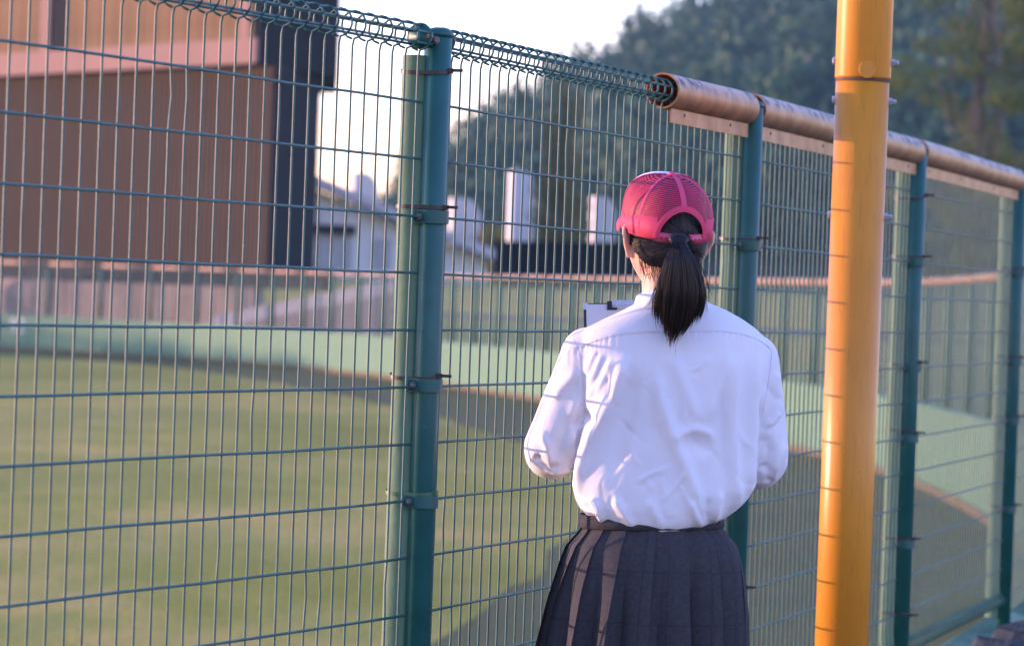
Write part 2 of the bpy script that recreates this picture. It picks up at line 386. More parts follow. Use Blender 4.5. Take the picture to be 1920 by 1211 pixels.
# ------------------------------------------------------------------ far fence on the wall
ffence = thing('outfield_fence', (fine[60].x, fine[60].y, FIELD + 1), 'distant green mesh fence with orange top rail on the padded wall', 'fence')
start = min(range(len(wp)), key=lambda i: (wp[i] - PO[4]).length)
FP = [PO[4]] + [p for p in wp[start + 1:] if (p - PO[4]).length > 1.5]
def ftop(p): k = far_k(p); return (z0 + .12) * (1 - k) + (FIELD + 2.5) * k
for i in range(len(FP) - 1):
    a, b = FP[i], FP[i + 1]; d = (b - a).normalized(); o = outward(d); L = (b - a).length; rz = math.atan2(d.y, d.x)
    zb = wall_top(a); zt = ftop(a)
    if i > 0:
        m = MB(); m.tube([a + Vector((0, 0, zb)), a + Vector((0, 0, zt - .02))], .03, 8); pst = m.build('post', Mt['green'], ffence)
        m = MB(); m.tube([a - o * .05 + Vector((0, 0, zb)), a - o * .05 + Vector((0, 0, zt - .12))], .04, 8); m.build('post_pad', Mt['pad'], ffence)
    m = MB()
    for k in range(1, int(L / .05)):
        q = a + d * (k * .05) - o * .012
        m.tube([q + Vector((0, 0, zb + .03)), q + Vector((0, 0, zt - .08))], .0023, 4, caps=False)
    nk = int((zt - zb - .1) / .1)
    for k in range(nk):
        q = Vector((0, 0, zt - .13 - .1 * k)) - o * .007
        m.tube([a + d * .03 + q, b - d * .03 + q], .0026, 4, caps=False)
    m.build('mesh_panel', Mt['farwire'], ffence)
    m = MB(); zc = Vector((0, 0, zt - .04)); m.tube([a + d * .03 + zc, b - d * .03 + zc], .045, 10); m.build('rail_cover', Mt['cover'], ffence)

# ------------------------------------------------------------------ near fence
nf = thing('mesh_fence', (PO[1].x, PO[1].y, BASE), 'green welded wire mesh fence with rolled top edge, in front of the person', 'fence')
RC = z0 + .113; RR = .0235          # roll centre and radius
def wire_profile(P, d, o, kinks):
    """one vertical wire with its closed top and bottom loops, at base point P"""
    pts = []
    zb = z0 - 13.05 * PITCH
    # bottom loop
    for j in range(0, 11):
        an = -math.pi / 2 + math.pi * 2 * (j / 11) 
        pts.append(P + o * (-math.cos(an) * .021) + Vector((0, 0, zb + math.sin(an) * .021 - .0)))
    pts = [p for p in pts]
    pts = pts[1:]
    pts.append(P + Vector((0, 0, zb + .05)))
    for k in range(12, -1, -1):
        zz = z0 - k * PITCH
        pts.append(P + Vector((0, 0, zz)))
        if k > 0:
            kx = kinks.get(k)
            if kx: pts.append(P + d * (kx * .45) + Vector((0, 0, zz + .028))); pts.append(P + d * kx + Vector((0, 0, zz + .055)))
            else: pts.append(P + d * random.gauss(0, .00035) + Vector((0, 0, zz + .05)))
    pts.append(P + Vector((0, 0, RC - RR - .012)))
    N = 14
    for j in range(N + 1):
        an = -math.pi / 2 + .12 + (2 * math.pi * .955) * j / N
        pts.append(P + o * (math.cos(an) * RR) + d * (.0045 * j / N) + Vector((0, 0, RC + math.sin(an) * RR)))
    return pts
KINK = {0: {16: {11 - 9: .0}}}
def bay(A, B, idx, u0, u1, kink_rate):
    d = (B - A).normalized(); o = outward(d); L = (B - A).length; off = -o * .013
    zb = z0 - 13.05 * PITCH
    m = MB()
    for an, rr_ in ((80, .9), (20, .9), (-35, .9), (150, .9), (215, .9)):
        q = off + o * (math.cos(R(an)) * RR * rr_) + Vector((0, 0, RC + math.sin(R(an)) * RR * rr_))
        m.tube([A + d * u0 + q, A + d * u1 + q], .0023, 6)
    bm_ = m; pan = m.build('mesh_panel', Mt['wire'], nf); m = MB()
    for an in (60, -90, 180):
        q = off + o * (math.cos(R(an)) * .019) + Vector((0, 0, zb + math.sin(R(an)) * .019))
        m.tube([A + d * u0 + q, A + d * u1 + q], .0023, 6)
    m.build('bottom_roll', Mt['wire'], pan)
    for k in range(13):
        q = off + o * .0045 + Vector((0, 0, z0 - k * PITCH))
        n = 9; pth = [A + d * (u0 + (u1 - u0) * j / (n - 1)) + q + Vector((0, 0, random.gauss(0, .0006))) + o * random.gauss(0, .0006) for j in range(n)]
        mm = MB(); mm.tube(pth, .0024, 7); mm.build('horizontal_wire', Mt['wire'], pan)
    n = int(round((u1 - u0 - .035) / .05)); i0 = 0
    for i in range(n + 1):
        u = u0 + .0175 + (u1 - u0 - .035) * i / n
        kinks = {}
        for k in range(1, 13):
            if random.random() < kink_rate: kinks[k] = random.choice((-1, 1)) * random.uniform(.002, .0055)
        if (idx, i) in FORCED: kinks.update(FORCED[(idx, i)])
        P = A + d * u + off + d * random.gauss(0, .0006)
        mm = MB(); mm.tube(wire_profile(P, d, o, kinks), .0021, 6); mm.build('vertical_wire', Mt['wire'], pan)
FORCED = {(0, 21): {1: .0065}, (0, 22): {1: .004}, (0, 32): {9: .006}, (0, 31): {9: .005}, (0, 25): {8: .004}, (1, 2): {9: -.004}, (1, 4): {2: .005}, (1, 9): {1: .004}, (1, 3): {10: .006}}
bay(PO[0], PO[1], 0, .034, 1.966, .02)
bay(PO[1], PO[2], 1, .034, 1.966, .025)
bay(PO[2], PO[3], 2, .034, 1.966, .025)
bay(PO[3], PO[4], 3, .034, 1.966, .02)
# posts with pad, clamps, ties
PTOP = HC + .452; PADC = .037
def post(P, d, idx, ties):
    o = outward(d); m = MB(); r = .0243
    m.lathe([(r, BASE - .05), (r, PTOP - .012), (r - .0012, PTOP - .011), (r - .0012, PTOP - .009)], (P.x, P.y, 0), 28)
    ps = m.build('post', Mt['green'], nf)
    m = MB(); m.lathe([(r + .0014, PTOP - .009), (r + .0014, PTOP - .003), (r - .001, PTOP + .001), (r * .72, PTOP + .005), (r * .3, PTOP + .0075), (.001, PTOP + .008)], (P.x, P.y, 0), 28); m.build('cap', Mt['green'], ps)
    # foam pad on the field side: thick C-section
    c = P - o * PADC; z1 = RC - .03; zb = BASE + .03; rows = []
    nz = 60; ro, ri = .0262, .013
    sec = [(a, ro) for a in np.linspace(R(-158), R(158), 22)] + [(a, ri) for a in np.linspace(R(158), R(-158), 22)]
    for j in range(nz + 1):
        z = zb + (z1 - zb) * j / nz; row = []
        for a, rr_ in sec:
            wob = .0016 * noise.noise(Vector((a * 1.2, z * 3.0, idx * 7.3))) + .0008 * noise.noise(Vector((a * 4, z * 16, idx * 3.1 + 5)))
            dirn = (-o) * math.cos(a) + d * math.sin(a)
            row.append(c + dirn * (rr_ * (1.08 if abs(math.sin(a)) > .6 else 1) + wob) + Vector((0, 0, z)))
        rows.append(row)
    m = MB(); m.grid(rows, closed=True); n = len(sec)
    m.add(rows[0], [tuple(range(n))]); m.add(rows[-1], [tuple(reversed(range(n)))])
    m.build('post_pad', Mt['pad'], nf)
    for (z, kind) in ties:
        if kind in 'ck':
            # clamp band wrapped round the camera side of the post, lugs on both sides with bolts
            rows = []
            for zz in (-.011, -.011, .011, .011):
                rows.append([])
            angs = np.linspace(-100, 100, 19); pr = []
            for a in angs: pr.append((R(a), r + .0035))
            path = [P + o * (math.cos(a) * rr_) + d * (math.sin(a) * rr_) for a, rr_ in pr]
            ext = .024
            path = [path[0] - o * ext - d * .0] + path + [path[-1] - o * ext]
            m = MB(); th = .0022
            for si, path_ in ((0, path),):
                outer = []; inner = []
                for i, p in enumerate(path_):
                    tt = (path_[min(i + 1, len(path_) - 1)] - path_[max(i - 1, 0)]).normalized(); nn = Vector((tt.y, -tt.x, 0))
                    outer.append(p + nn * th); inner.append(p)
                loop = outer + inner[::-1]
                lo = [q + Vector((0, 0, z - .0115)) for q in loop]; hi = [q + Vector((0, 0, z + .0115)) for q in loop]
                k = len(loop); kk = len(outer)
                m.add(lo + hi, [(i, (i + 1) % k, k + (i + 1) % k, k + i) for i in range(k)] + [(i, k - 1 - i, k - 2 - i, i + 1) for i in range(kk - 1)] + [(k + i, k + i + 1, 2 * k - 2 - i, 2 * k - 1 - i) for i in range(kk - 1)], 0, False)
            cl = m.build('clamp', Mt['green'], nf)
            for sg in (-1, 1):
                q = P + d * (sg * (r + .006)) - o * .012 + Vector((0, 0, z)); q2 = q + d * (sg * .011)
                m = MB(); m.lathe([(.0075, 0), (.0075, .004), (.005, .0045), (.005, .010), (.0025, .012)], q, 6, d * sg, smooth=False); m.build('bolt', Mt['rusty'], cl)
                m = MB(); m.box(P + d * (sg * .036) - o * .016 + Vector((0, 0, z)), .02, .004, .02, math.atan2(d.y, d.x)); m.build('lug', Mt['green'], cl)
        if kind in 'tkgw':
            zt = z + (.017 if kind == 'k' else 0)
            tilt = random.uniform(-.006, .012)
            mat = Mt['tie'] if kind in 'tk' else (Mt['tie_green'] if kind == 'g' else Mt['tie_white'])
            loop = []
            for a in np.linspace(0, 2 * math.pi, 36, endpoint=False):
                # stadium round post and pad
                ca, sa = math.cos(a), math.sin(a)
                cx_ = .0 if ca > 0 else -PADC; rr_ = (r + .0012) if ca > 0 else 0.0292
                loop.append(P + o * (cx_ + ca * rr_) + d * (sa * (rr_ if ca > 0 else 0.0292)) + Vector((0, 0, zt + tilt * sa)))
            lo = [p - Vector((0, 0, .0034)) for p in loop]; hi = [p + Vector((0, 0, .0034)) for p in loop]
            cen = P - o * .02
            outw = [(Vector((p.x - cen.x, p.y - cen.y, 0))).normalized() * .0012 for p in loop]
            m = MB(); k = len(loop)
            lo2 = [p + w_ for p, w_ in zip(lo, outw)]; hi2 = [p + w_ for p, w_ in zip(hi, outw)]
            m.grid([lo, lo2, hi2, hi, lo], closed=True, smooth=False)
            hd = P + o * (r + .0035) - d * .004 + Vector((0, 0, zt))
            m.box(hd, .0075, .008, .0095, math.atan2(o.y, o.x))
            if kind != 'g': m.box(hd + o * .012 + Vector((0, 0, .001)), .022, .0014, .0055, math.atan2(o.y, o.x))
            m.build('cable_tie', mat, nf)
    # top saddle holding the rolls on either side
    for sg in (-1, 1):
        m = MB(); q = P + d * (sg * .05) - o * .013 + Vector((0, 0, RC))
        m.tube([q - d * (sg * .028), q + d * (sg * .004)], .017, 12); m.tube([q - d * .006 * sg, q + d * (sg * .001)], .022, 14)
        sa = m.build('rail_saddle', Mt['green'], nf)
        m = MB(); m.lathe([(.008, 0), (.008, .005), (.005, .006), (.005, .011)], P + o * .004 + d * (sg * (r - .002)) + Vector((0, 0, RC - .004)), 6, (d * sg + o * .8), smooth=False)
        m.lathe([(.006, 0), (.006, .004), (.004, .005), (.004, .009)], q + o * .015 + Vector((0, 0, .002)), 6, o, smooth=False); m.build('bolt', Mt['rusty'], sa)
zk = lambda k: z0 - k * PITCH
dirs = [(PO[i + 1] - PO[i]).normalized() for i in range(4)]
pd = [dirs[0], (dirs[0] + dirs[1]).normalized(), (dirs[1] + dirs[2]).normalized(), (dirs[2] + dirs[3]).normalized(), dirs[3]]
post(PO[1], pd[1], 1, [(z0 + .057, 't'), (zk(2), 'k'), (zk(5) + .004, 'k'), (zk(7), 'c'), (zk(7) + .016, 'g'), (zk(10), 'c'), (zk(9.72), 'w'), (zk(12), 'k')])
post(PO[2], pd[2], 2, [(zk(2), 'k'), (zk(5), 'k'), (zk(7), 'k'), (zk(10), 'k')])
post(PO[3], pd[3], 3, [(z0 - .01, 't'), (zk(2), 'k'), (zk(5), 'k'), (zk(7), 'k'), (zk(10), 'k'), (zk(12), 't')])
post(PO[4], pd[4], 4, [(zk(2), 'k'), (zk(5), 'k'), (zk(7), 'k'), (zk(10), 'k')])
post(PO[0], pd[0], 0, [(zk(2), 'k'), (zk(5), 'k'), (zk(7), 'k'), (zk(10), 'k')])
# split plastic pipe covers over the rolled top
def cover(A, d, u0, u1, idx):
    o = outward(d); m = MB(); c = -o * .013; rows_o = []; rows_i = []
    n = 14
    angs = np.linspace(R(-108), R(228), 30)   # opens downward
    for j in range(n + 1):
        u = u0 + (u1 - u0) * j / n; q = A + d * u + c + Vector((0, 0, RC + .001 * math.sin(u * 3)))
        wb = 1 + .012 * noise.noise(Vector((u * 2.2, idx, 0)))
        rows_o.append([q + (o * math.cos(a) + Vector((0, 0, math.sin(a)))) * .0385 * wb for a in angs])
        rows_i.append([q + (o * math.cos(a) + Vector((0, 0, math.sin(a)))) * .0345 * wb for a in angs])
    m.grid(rows_o); m.grid(rows_i, mi=1)
    m.grid([rows_o[0], rows_i[0]], mi=0, smooth=False); m.grid([rows_o[-1], rows_i[-1]], mi=0, smooth=False)
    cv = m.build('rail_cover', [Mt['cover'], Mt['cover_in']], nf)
    # lip hanging under the cover on the camera side, with rivets
    m = MB(); L = u1 - u0
    ctr = A + d * ((u0 + u1) / 2 + .012) + c + o * .012 + Vector((0, 0, RC - .0385 - .0125))
    m.box(ctr, L - .03, .0035, .032, math.atan2(d.y, d.x)); lip = m.build('lip', Mt['cover'], cv)
    m = MB()
    for f in ((.12, .47) if L < 1 else (.15, .72, 1.4, 1.82)):
        m.lathe([(.0045, 0), (.003, .002), (.001, .0025)], A + d * (u0 + f) + c + o * .0138 + Vector((0, 0, RC - .0385 - .008)), 8, o)
    m.build('rivet', Mt['rusty'], lip)
def u_at(A, d, px_):
    a, b = 0, 2
    for _ in range(40):
        t = (a + b) / 2
        q = A + d * t
        if pix((q.x, q.y, RC))[0] < px_: a = t
        else: b = t
    return t
uc = u_at(PO[1], dirs[1], 1253)
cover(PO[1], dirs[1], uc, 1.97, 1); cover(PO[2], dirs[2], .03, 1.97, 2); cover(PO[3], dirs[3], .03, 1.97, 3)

# ------------------------------------------------------------------ kerb and rubble under the near fence
kb = MB(); kp = [p for p in resample(CUR, .5) if -1 < p.y < 24]; kt = tangents(kp)
rows = []
for w_, h_ in ((-.10, -.002), (.02, -.005), (.045, -.009), (.055, -.03), (.06, -BASE)):
    rows.append([p + outward(t) * (w_ + .012 * noise.noise(Vector((p.y * 2, w_ * 5, 0)))) + Vector((0, 0, BASE + h_ + (.006 * noise.noise(Vector((p.y * 3, w_ * 9, 4))) if h_ > -.1 else 0))) for p, t in zip(kp, kt)])
kb.grid(rows[::-1])
ko = kb.build('concrete_kerb', Mt['kerb']); tag(ko, kind='structure')
def rock(c, sx, sy, sz, seed):
    bm = bmesh.new(); bmesh.ops.create_icosphere(bm, subdivisions=2, radius=1)
    for v in bm.verts:
        n = noise.noise(v.co * 1.3 + Vector((seed * 3.7, 0, 0))) * .35 + noise.noise(v.co * 3 + Vector((0, seed, 0))) * .15
        q = v.co * (1 + n); q = Vector([math.copysign(abs(x) ** .75, x) for x in q])
        v.co = Vector((q.x * sx, q.y * sy, q.z * sz)) 
    me = bpy.data.meshes.new('rubble_stone'); bm.to_mesh(me); bm.free(); me.materials.append(Mt['rock'])
    zmin = min(v.co.z for v in me.vertices)
    o = link('rubble_stone', me); o.location = (c[0], c[1], c[2] - zmin); o.rotation_euler.z = seed * 1.7; return o
rlab = ['rough grey rubble stone lying against the mossy concrete kerb']
i = 0
for yy in np.arange(9.3, 14.4, .31):
    j = min(range(len(kp)), key=lambda q: abs(kp[q].y - yy)); p, t = kp[j], kt[j]
    c = p + outward(t) * (.17 + .012 * math.sin(i * 2.1)) + t * ((yy - p.y))
    hh = .15 + .012 * math.sin(i * 1.3)
    ro = rock((c.x, c.y, GND - .012), .125, .16, hh, i); tag(ro, rlab[0], 'stone', 'rubble stones along the kerb'); i += 1

# ------------------------------------------------------------------ yellow pole
YP = 7.57
pb = at(1602, 560, YP); pole = thing('yellow_pole', (pb.x, pb.y, GND), 'thick yellow painted steel pole bolted at a joint, beside the fence', 'pole')
zj = at(1620, 150, YP).z; zs = at(1620, 405, YP).z
m = MB(); m.lathe([(.0575, GND), (.0575, zj - .002)], (pb.x, pb.y, 0), 64); m.build('lower_shaft', Mt['yellow'], pole)
m = MB(); m.lathe([(.0555, zj - .004), (.0555, zj + .0015), (.0592, zj + .0025), (.0598, zj + .005), (.0598, zj + 4.2), (.0001, zj + 4.23)], (pb.x, pb.y, 0), 64); us = m.build('upper_shaft', Mt['yellow'], pole)
m = MB(); m.lathe([(.0582, zj - .0055), (.0584, zj - .001), (.0578, zj + .0012)], (pb.x, pb.y, 0), 64, cap=False); m.build('joint_gap', Mt['stain'], pole)
m = MB(); m.lathe([(.13, 0), (.13, .012)], (pb.x, pb.y, GND), 40); m.build('base_plate', Mt['yellow'], pole)
pc = at(1626, 131, YP - .0595); 
vd = Vector((pc.x - pb.x, -.05, 0)).normalized()
dc = Vector((pb.x, pb.y, pc.z)) + vd * .0555
m = MB(); m.lathe([(.0185, 0), (.0185, .0050), (.0178, .0058), (.0005, .0058)], dc, 32, vd, smooth=False); m.build('plug', Mt['yellow'], us)
for (yl, lf, rf) in ((114, 0, 1), (187, 1, 1), (403, 1, 1)):
    zz = at(1615, yl + 2, YP).z; rr_ = .0595 if yl < 150 else .0572
    for sg in (-1, 1):
        ax = Vector((sg, .12, 0)).normalized(); q = Vector((pb.x, pb.y, zz)) + ax * (rr_ - .001)
        m = MB()
        if sg > 0: m.lathe([(.0105, 0), (.0105, .0014), (.0086, .0016), (.0086, .0095), (.0058, .0105), (.0058, .0175), (.003, .0195)], q, 6, ax, smooth=False)
        else: m.lathe([(.0105, 0), (.0105, .0012), (.0084, .0014), (.0084, .0068), (.005, .0078)], q, 6, ax, smooth=False)
        m.build('bolt', Mt['steel'], pole)

# ------------------------------------------------------------------ background buildings
def ground_at(x, y):
    """height of the outer ground under a point beyond the far fence"""
    p = Vector((x, y, 0)); i = min(range(len(fine)), key=lambda k: (fine[k] - p).length_squared)
    return g_z(fine[i], (fine[i] - p).length)
# big brown hall, its nearest corner just left of the main post
C0 = at(508, 300, 122.0); Lf = at(-260, 300, 146.0); C0.z = Lf.z = 0
dF = (Lf - C0).normalized(); nF = Vector((dF.y, -dF.x, 0))
if nF.y > 0: nF = -nF
GZ = 1.2
def zpx(y, x, d): return at(x, y, d).z
zf0, zf1 = zpx(121, 508, 122), zpx(75, 508, 122)
Lw = (Lf - C0).length
Rb = at(592, 300, 128.5); Rb.z = 0
bld = thing('brown_hall', ((C0.x + Lf.x) / 2, C0.y + 8, GZ), 'large dark brown hall with pinkish fascia under copper coloured upper cladding', 'building')
zt = zf1 + 4.2
far2_ = 0; m = MB(); far1 = Lf + Vector((2, 14, 0)); far2 = at(588, 300, 138)
m.prism([Vector((p.x, p.y, GZ - 1.5)) for p in (C0, Rb, far2, far1, Lf)][::-1], (0, 0, zf0 - GZ + 1.5)); m.build('wall', Mt['brown'], bld)
# ribs of the siding, each a slim batten
dS = (Rb - C0).normalized(); nS = Vector((dS.y, -dS.x, 0)); 
if nS.y > 0: nS = -nS
k = 0
rib = MB(); rib.box((0, 0, 0), .05, .035, zf0 - GZ - .4); rme = rib.mesh('rib', Mt['brown'])
while k * .3 + .2 < Lw and k < 110:
    q = C0 + dF * (.2 + k * .3) + nF * .016
    ob = link('rib', rme, bld); ob.location = Vector((q.x, q.y, (zf0 + GZ) / 2)) ; ob.rotation_euler.z = math.atan2(dF.y, dF.x); k += 1
# dark return wall with its own panel
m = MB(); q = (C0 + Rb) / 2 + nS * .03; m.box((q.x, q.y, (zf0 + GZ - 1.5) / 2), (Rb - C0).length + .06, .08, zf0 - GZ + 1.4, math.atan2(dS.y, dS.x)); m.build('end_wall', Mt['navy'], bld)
# upper storey, overhanging
ov = .7
U = [C0 + nF * ov, at(636, 60, 128.0), at(634, 60, 139), far1, Lf + nF * ov]
for u in U: u.z = 0
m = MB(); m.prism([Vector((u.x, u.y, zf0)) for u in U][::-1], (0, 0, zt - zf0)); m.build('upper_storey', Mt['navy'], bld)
a = C0 + nF * (ov + .06); L2 = Lw
m = MB(); q = a + dF * (L2 / 2); m.box((q.x, q.y, (zf0 + zf1) / 2), L2, .14, zf1 - zf0 + .02, math.atan2(dF.y, dF.x)); m.build('fascia', Mt['fascia'], bld)
cb = MB(); cb.box((0, 0, 0), .46, .06, zt - zf1 - .04); cme = cb.mesh('cladding_panel', Mt['copper'])
cb2 = MB(); cb2.box((0, 0, 0), .46, .03, zt - zf1 - .04); cme2 = cb2.mesh('cladding_panel', Mt['copper'])
k = 0; s = .55
colx = (pix_c := None)
while s < L2 - .3:
    q = C0 + dF * s + nF * (ov + .03); pxx = pix((q.x, q.y, zf1))[0]
    if not (86 < pxx < 132):
        ob = link('cladding_panel', cme if k % 2 else cme2, bld); ob.location = (q.x, q.y, (zf1 + zt) / 2); ob.rotation_euler.z = math.atan2(dF.y, dF.x)
    s += .48; k += 1
for pxx, w_, mt, pr in ((115, .62, 'fascia', .08), (492, .6, 'fascia', .08), (92, .16, 'dark', .03)):  # two pale columns; the narrow dark strip is painted in for a shadowed slot
    s = min(np.linspace(0, L2, 800), key=lambda s: abs(pix(((C0 + dF * s).x, (C0 + dF * s).y, zf1))[0] - pxx))
    q = C0 + dF * s + nF * (ov + pr / 2); m = MB(); m.box((q.x, q.y, (zf1 + zt) / 2), w_, pr, zt - zf1 - .02, math.atan2(dF.y, dF.x)); m.build('facade_strip', Mt[mt], bld)
m = MB(); m.prism([Vector((u.x, u.y, zt)) for u in U][::-1], (0, 0, .5)); m.build('roof', Mt['roofedge'], bld)

# stained concrete retaining wall in front of the hall + dark railing above it
cw = thing('retaining_wall', tuple(at(200, 560, 99)), 'stained pinkish concrete retaining wall below the brown hall', 'wall')
a, b = at(-120, 560, 104.5), at(485, 560, 93.6); a.z = b.z = 0
d = (b - a).normalized(); L = (b - a).length; zt_ = at(250, 531, 98).z; nseg = 9
cw.location = ((a.x + b.x) / 2, (a.y + b.y) / 2, .3)
for k in range(nseg):
    q = a + d * (L * (k + .5) / nseg); m = MB(); m.box((q.x, q.y, (zt_ - .6) / 2), L / nseg - .03, .4 + .02 * (k % 2), zt_ + .6, math.atan2(d.y, d.x)); m.build('wall_panel', Mt['concrete'], cw)
zr = at(250, 496, 98).z
m = MB(); q = (a + b) / 2 + Vector((0, .3, 0)); m.box((q.x, q.y, (zt_ + zr) / 2), L + 6, .1, zr - zt_ + .02, math.atan2(d.y, d.x)); m.build('railing', Mt['band'], cw)
# sloping ramp parapet running up to the right
rp = thing('ramp_parapet', tuple(at(520, 580, 92)), 'blue grey sloping ramp parapet behind the far fence', 'parapet')
a, b = at(400, 592, 94.2), at(735, 524, 88); th = Vector((0, 0, .5))
rp.location = (a.x, a.y, .3)
m = MB(); m.prism([a + Vector((0, 0, -.35)), b + Vector((0, 0, -.35)), b, a], (.05, .3, 0)); m.build('parapet', M_plain('ramp_rail', (.24, .25, .3), .8), rp)
m = MB(); m.prism([Vector((a.x, a.y + .02, .1)), Vector((b.x, b.y + .02, .1)), b + Vector((0, .02, -.35)), a + Vector((0, .02, -.35))], (.05, .26, 0)); m.build('support_wall', M_plain('ramp_wall', (.14, .13, .15), .9), rp)

# pale gabled house behind
hs = thing('gabled_house', tuple(at(760, 520, 150)), 'pale blue grey house with a long sloping gable roof', 'house')
D = 150.0; ap = at(560, 335, D); el = at(955, 498, D); er = Vector((2 * ap.x - el.x, D, el.z)); g = 1.8; hs.location = (ap.x, D, g)
m = MB(); inset = .9
w0, w1 = Vector((el.x - 1.0, D, g - 1)), Vector((er.x + 1.0, D, g - 1))
sl_ = (ap.z - el.z) / (el.x - ap.x)
m.prism([w0, Vector((w0.x, D, el.z + sl_ * 1.0 - .15)), ap + Vector((0, 0, -.15)), Vector((w1.x, D, el.z + sl_ * 1.0 - .15)), w1], (0, 9, 0)); m.build('wall', Mt['house'], hs)
for e_ in (el, er):
    m = MB(); t_ = Vector((0, 0, .42)); m.prism([e_ + Vector((0, -.7, 0)), ap + Vector((0, -.7, 0)), ap + t_ + Vector((0, -.7, 0)), e_ + t_ + Vector((0, -.7, 0))], (0, 10.4, 0)); rf = m.build('roof', Mt['roof'], hs)
    m = MB(); m.prism([e_ + Vector((0, -.72, -.12)), ap + Vector((0, -.72, -.12)), ap + Vector((0, -.72, -.0)), e_ + Vector((0, -.72, 0))], (0, .1, 0)); m.build('bargeboard', Mt['roofedge'], rf)
for (x0, x1, y0, y1, mt, dp) in ((596, 662, 436, 505, 'house2', .06), (590, 668, 424, 438, 'dark', .35), (600, 660, 395, 420, 'house', .08), (700, 735, 450, 505, 'house2', .05)):
    p0, p1 = at(x0, y1, D), at(x1, y0, D); m = MB(); m.box(((p0.x + p1.x) / 2, D - dp / 2 - .01, (p0.z + p1.z) / 2), p1.x - p0.x, dp, abs(p1.z - p0.z)); m.build('window' if mt == 'house2' else 'canopy' if mt == 'dark' else 'panel', Mt[mt], hs)
# long dark sheet wall
dw = thing('dark_fence_wall', tuple(at(1080, 520, 135)), 'long low dark sheet wall beyond the far fence', 'wall')
a, b = at(930, 452, 136), at(1245, 456, 133); dw.location = ((a.x + b.x) / 2, (a.y + b.y) / 2, 1.5)
d = Vector((b.x - a.x, b.y - a.y, 0)); L = d.length; d.normalize()
for k in range(9):
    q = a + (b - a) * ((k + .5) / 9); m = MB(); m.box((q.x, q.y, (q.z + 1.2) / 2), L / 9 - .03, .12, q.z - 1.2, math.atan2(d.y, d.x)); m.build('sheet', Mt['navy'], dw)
# white upright slabs with one rounded shoulder
slabs = [(660, 712, 325, 470, 168, 'white upright slab with rounded shoulder rising behind the gabled house roof ridge'),
         (846, 905, 373, 480, 166, 'short white upright slab behind the lower slope of the gabled roof'),
         (958, 1004, 321, 470, 160, 'tallest white upright slab standing behind the dark sheet wall beside the poplar'),
         (1113, 1156, 370, 470, 158, 'white upright slab behind the dark sheet wall, between the poplar and the pink cap')]
for x0, x1, y0, y1, D_, lab in slabs:
    p0, p1 = at(x0, y1, D_), at(x1, y0, D_); gz = 1.6
    t = thing('white_slab', ((p0.x + p1.x) / 2, D_, gz), lab, 'slab')
    w_ = p1.x - p0.x; r_ = w_ * .62; pts = [Vector((p0.x, D_, gz)), Vector((p1.x, D_, gz))]
    for a_ in np.linspace(0, math.pi / 2, 8): pts.append(Vector((p1.x - r_ + r_ * math.cos(a_), D_, p1.z - r_ * 1.5 + r_ * 1.5 * math.sin(a_))))
    pts.append(Vector((p0.x, D_, p1.z)))
    m = MB(); m.prism([p - Vector((0, .0, 0)) for p in pts], (-.25, .9, 0)); m.build('slab', Mt['white'], t)
    m = MB(); m.box(((p0.x + p1.x) / 2, D_ + .4, gz + .1), w_ + .5, 1.5, .2); m.build('plinth', Mt['concrete'], t)

# ------------------------------------------------------------------ hill, forest, trees
def leaf_cloud(n, size, blobs, seed, flat=.55):
    """n leaf quads spread through a set of ellipsoid clumps -> V,F"""
    g = np.random.default_rng(seed); V = []; 
    wts = np.array([b[3] * b[4] * b[5] for b in blobs]) ** .7; wts = wts / wts.sum()
    idx = g.choice(len(blobs), n, p=wts); B = np.array(blobs)[idx]
    dr = g.normal(size=(n, 3)); dr /= np.linalg.norm(dr, axis=1)[:, None]
    rad = g.uniform(.45, 1.05, n) ** .6
    Pc = B[:, :3] + dr * B[:, 3:6] * rad[:, None]
    nn = dr * .9 + g.normal(size=(n, 3)) * .6 + np.array([0, 0, .4]); nn /= np.linalg.norm(nn, axis=1)[:, None]
    a = np.cross(nn, g.normal(size=(n, 3))); a /= np.linalg.norm(a, axis=1)[:, None]; b = np.cross(nn, a)
    s = size * g.uniform(.6, 1.4, n)[:, None]
    Q = np.stack([Pc - a * s, Pc - b * s * flat, Pc + a * s, Pc + b * s * flat], 1).reshape(-1, 3)
    return Q, np.arange(4 * n).reshape(-1, 4)
# hill: ridge traced from the skyline, at about 560 m
ridge = [(-400, 470), (300, 440), (560, 415), (640, 395), (690, 370), (740, 335), (850, 278), (960, 208), (1090, 128), (1180, 72), (1260, 26), (1400, -62), (1600, -170), (1800, -240), (2300, -300), (3000, -330)]
xs = np.linspace(250, 2350, 80)
ry = np.interp(xs, [r_[0] for r_ in ridge], [r_[1] for r_ in ridge])
rows = []; NJ = 26
def hill_pt(x, y_r, t):
    D_ = 300 + 270 * t
    top = at(x, y_r, 570).z - 9
    base = 2.0
    q = at(x, 500, D_); z = base + (top - base) * (t ** .9)
    z += 3.5 * math.sin(t * 3.1) * noise.noise(Vector((x * .004, t * 3, 0))) + 2.0 * noise.noise(Vector((x * .012, t * 7, 3))) * t
    return Vector((q.x, D_, z))
for j in range(NJ + 1): rows.append([hill_pt(x, y_, j / NJ) for x, y_ in zip(xs, ry)])
rows.append([Vector((p.x * 1.4, p.y + 250, p.z - 5)) for p in rows[-1]]); rows.append([Vector((p.x * 1.3, p.y + 400, 0)) for p in rows[-1]])
m = MB(); m.grid(rows); tag(m.build('hill', Mt['hill']), kind='structure')
protos = []
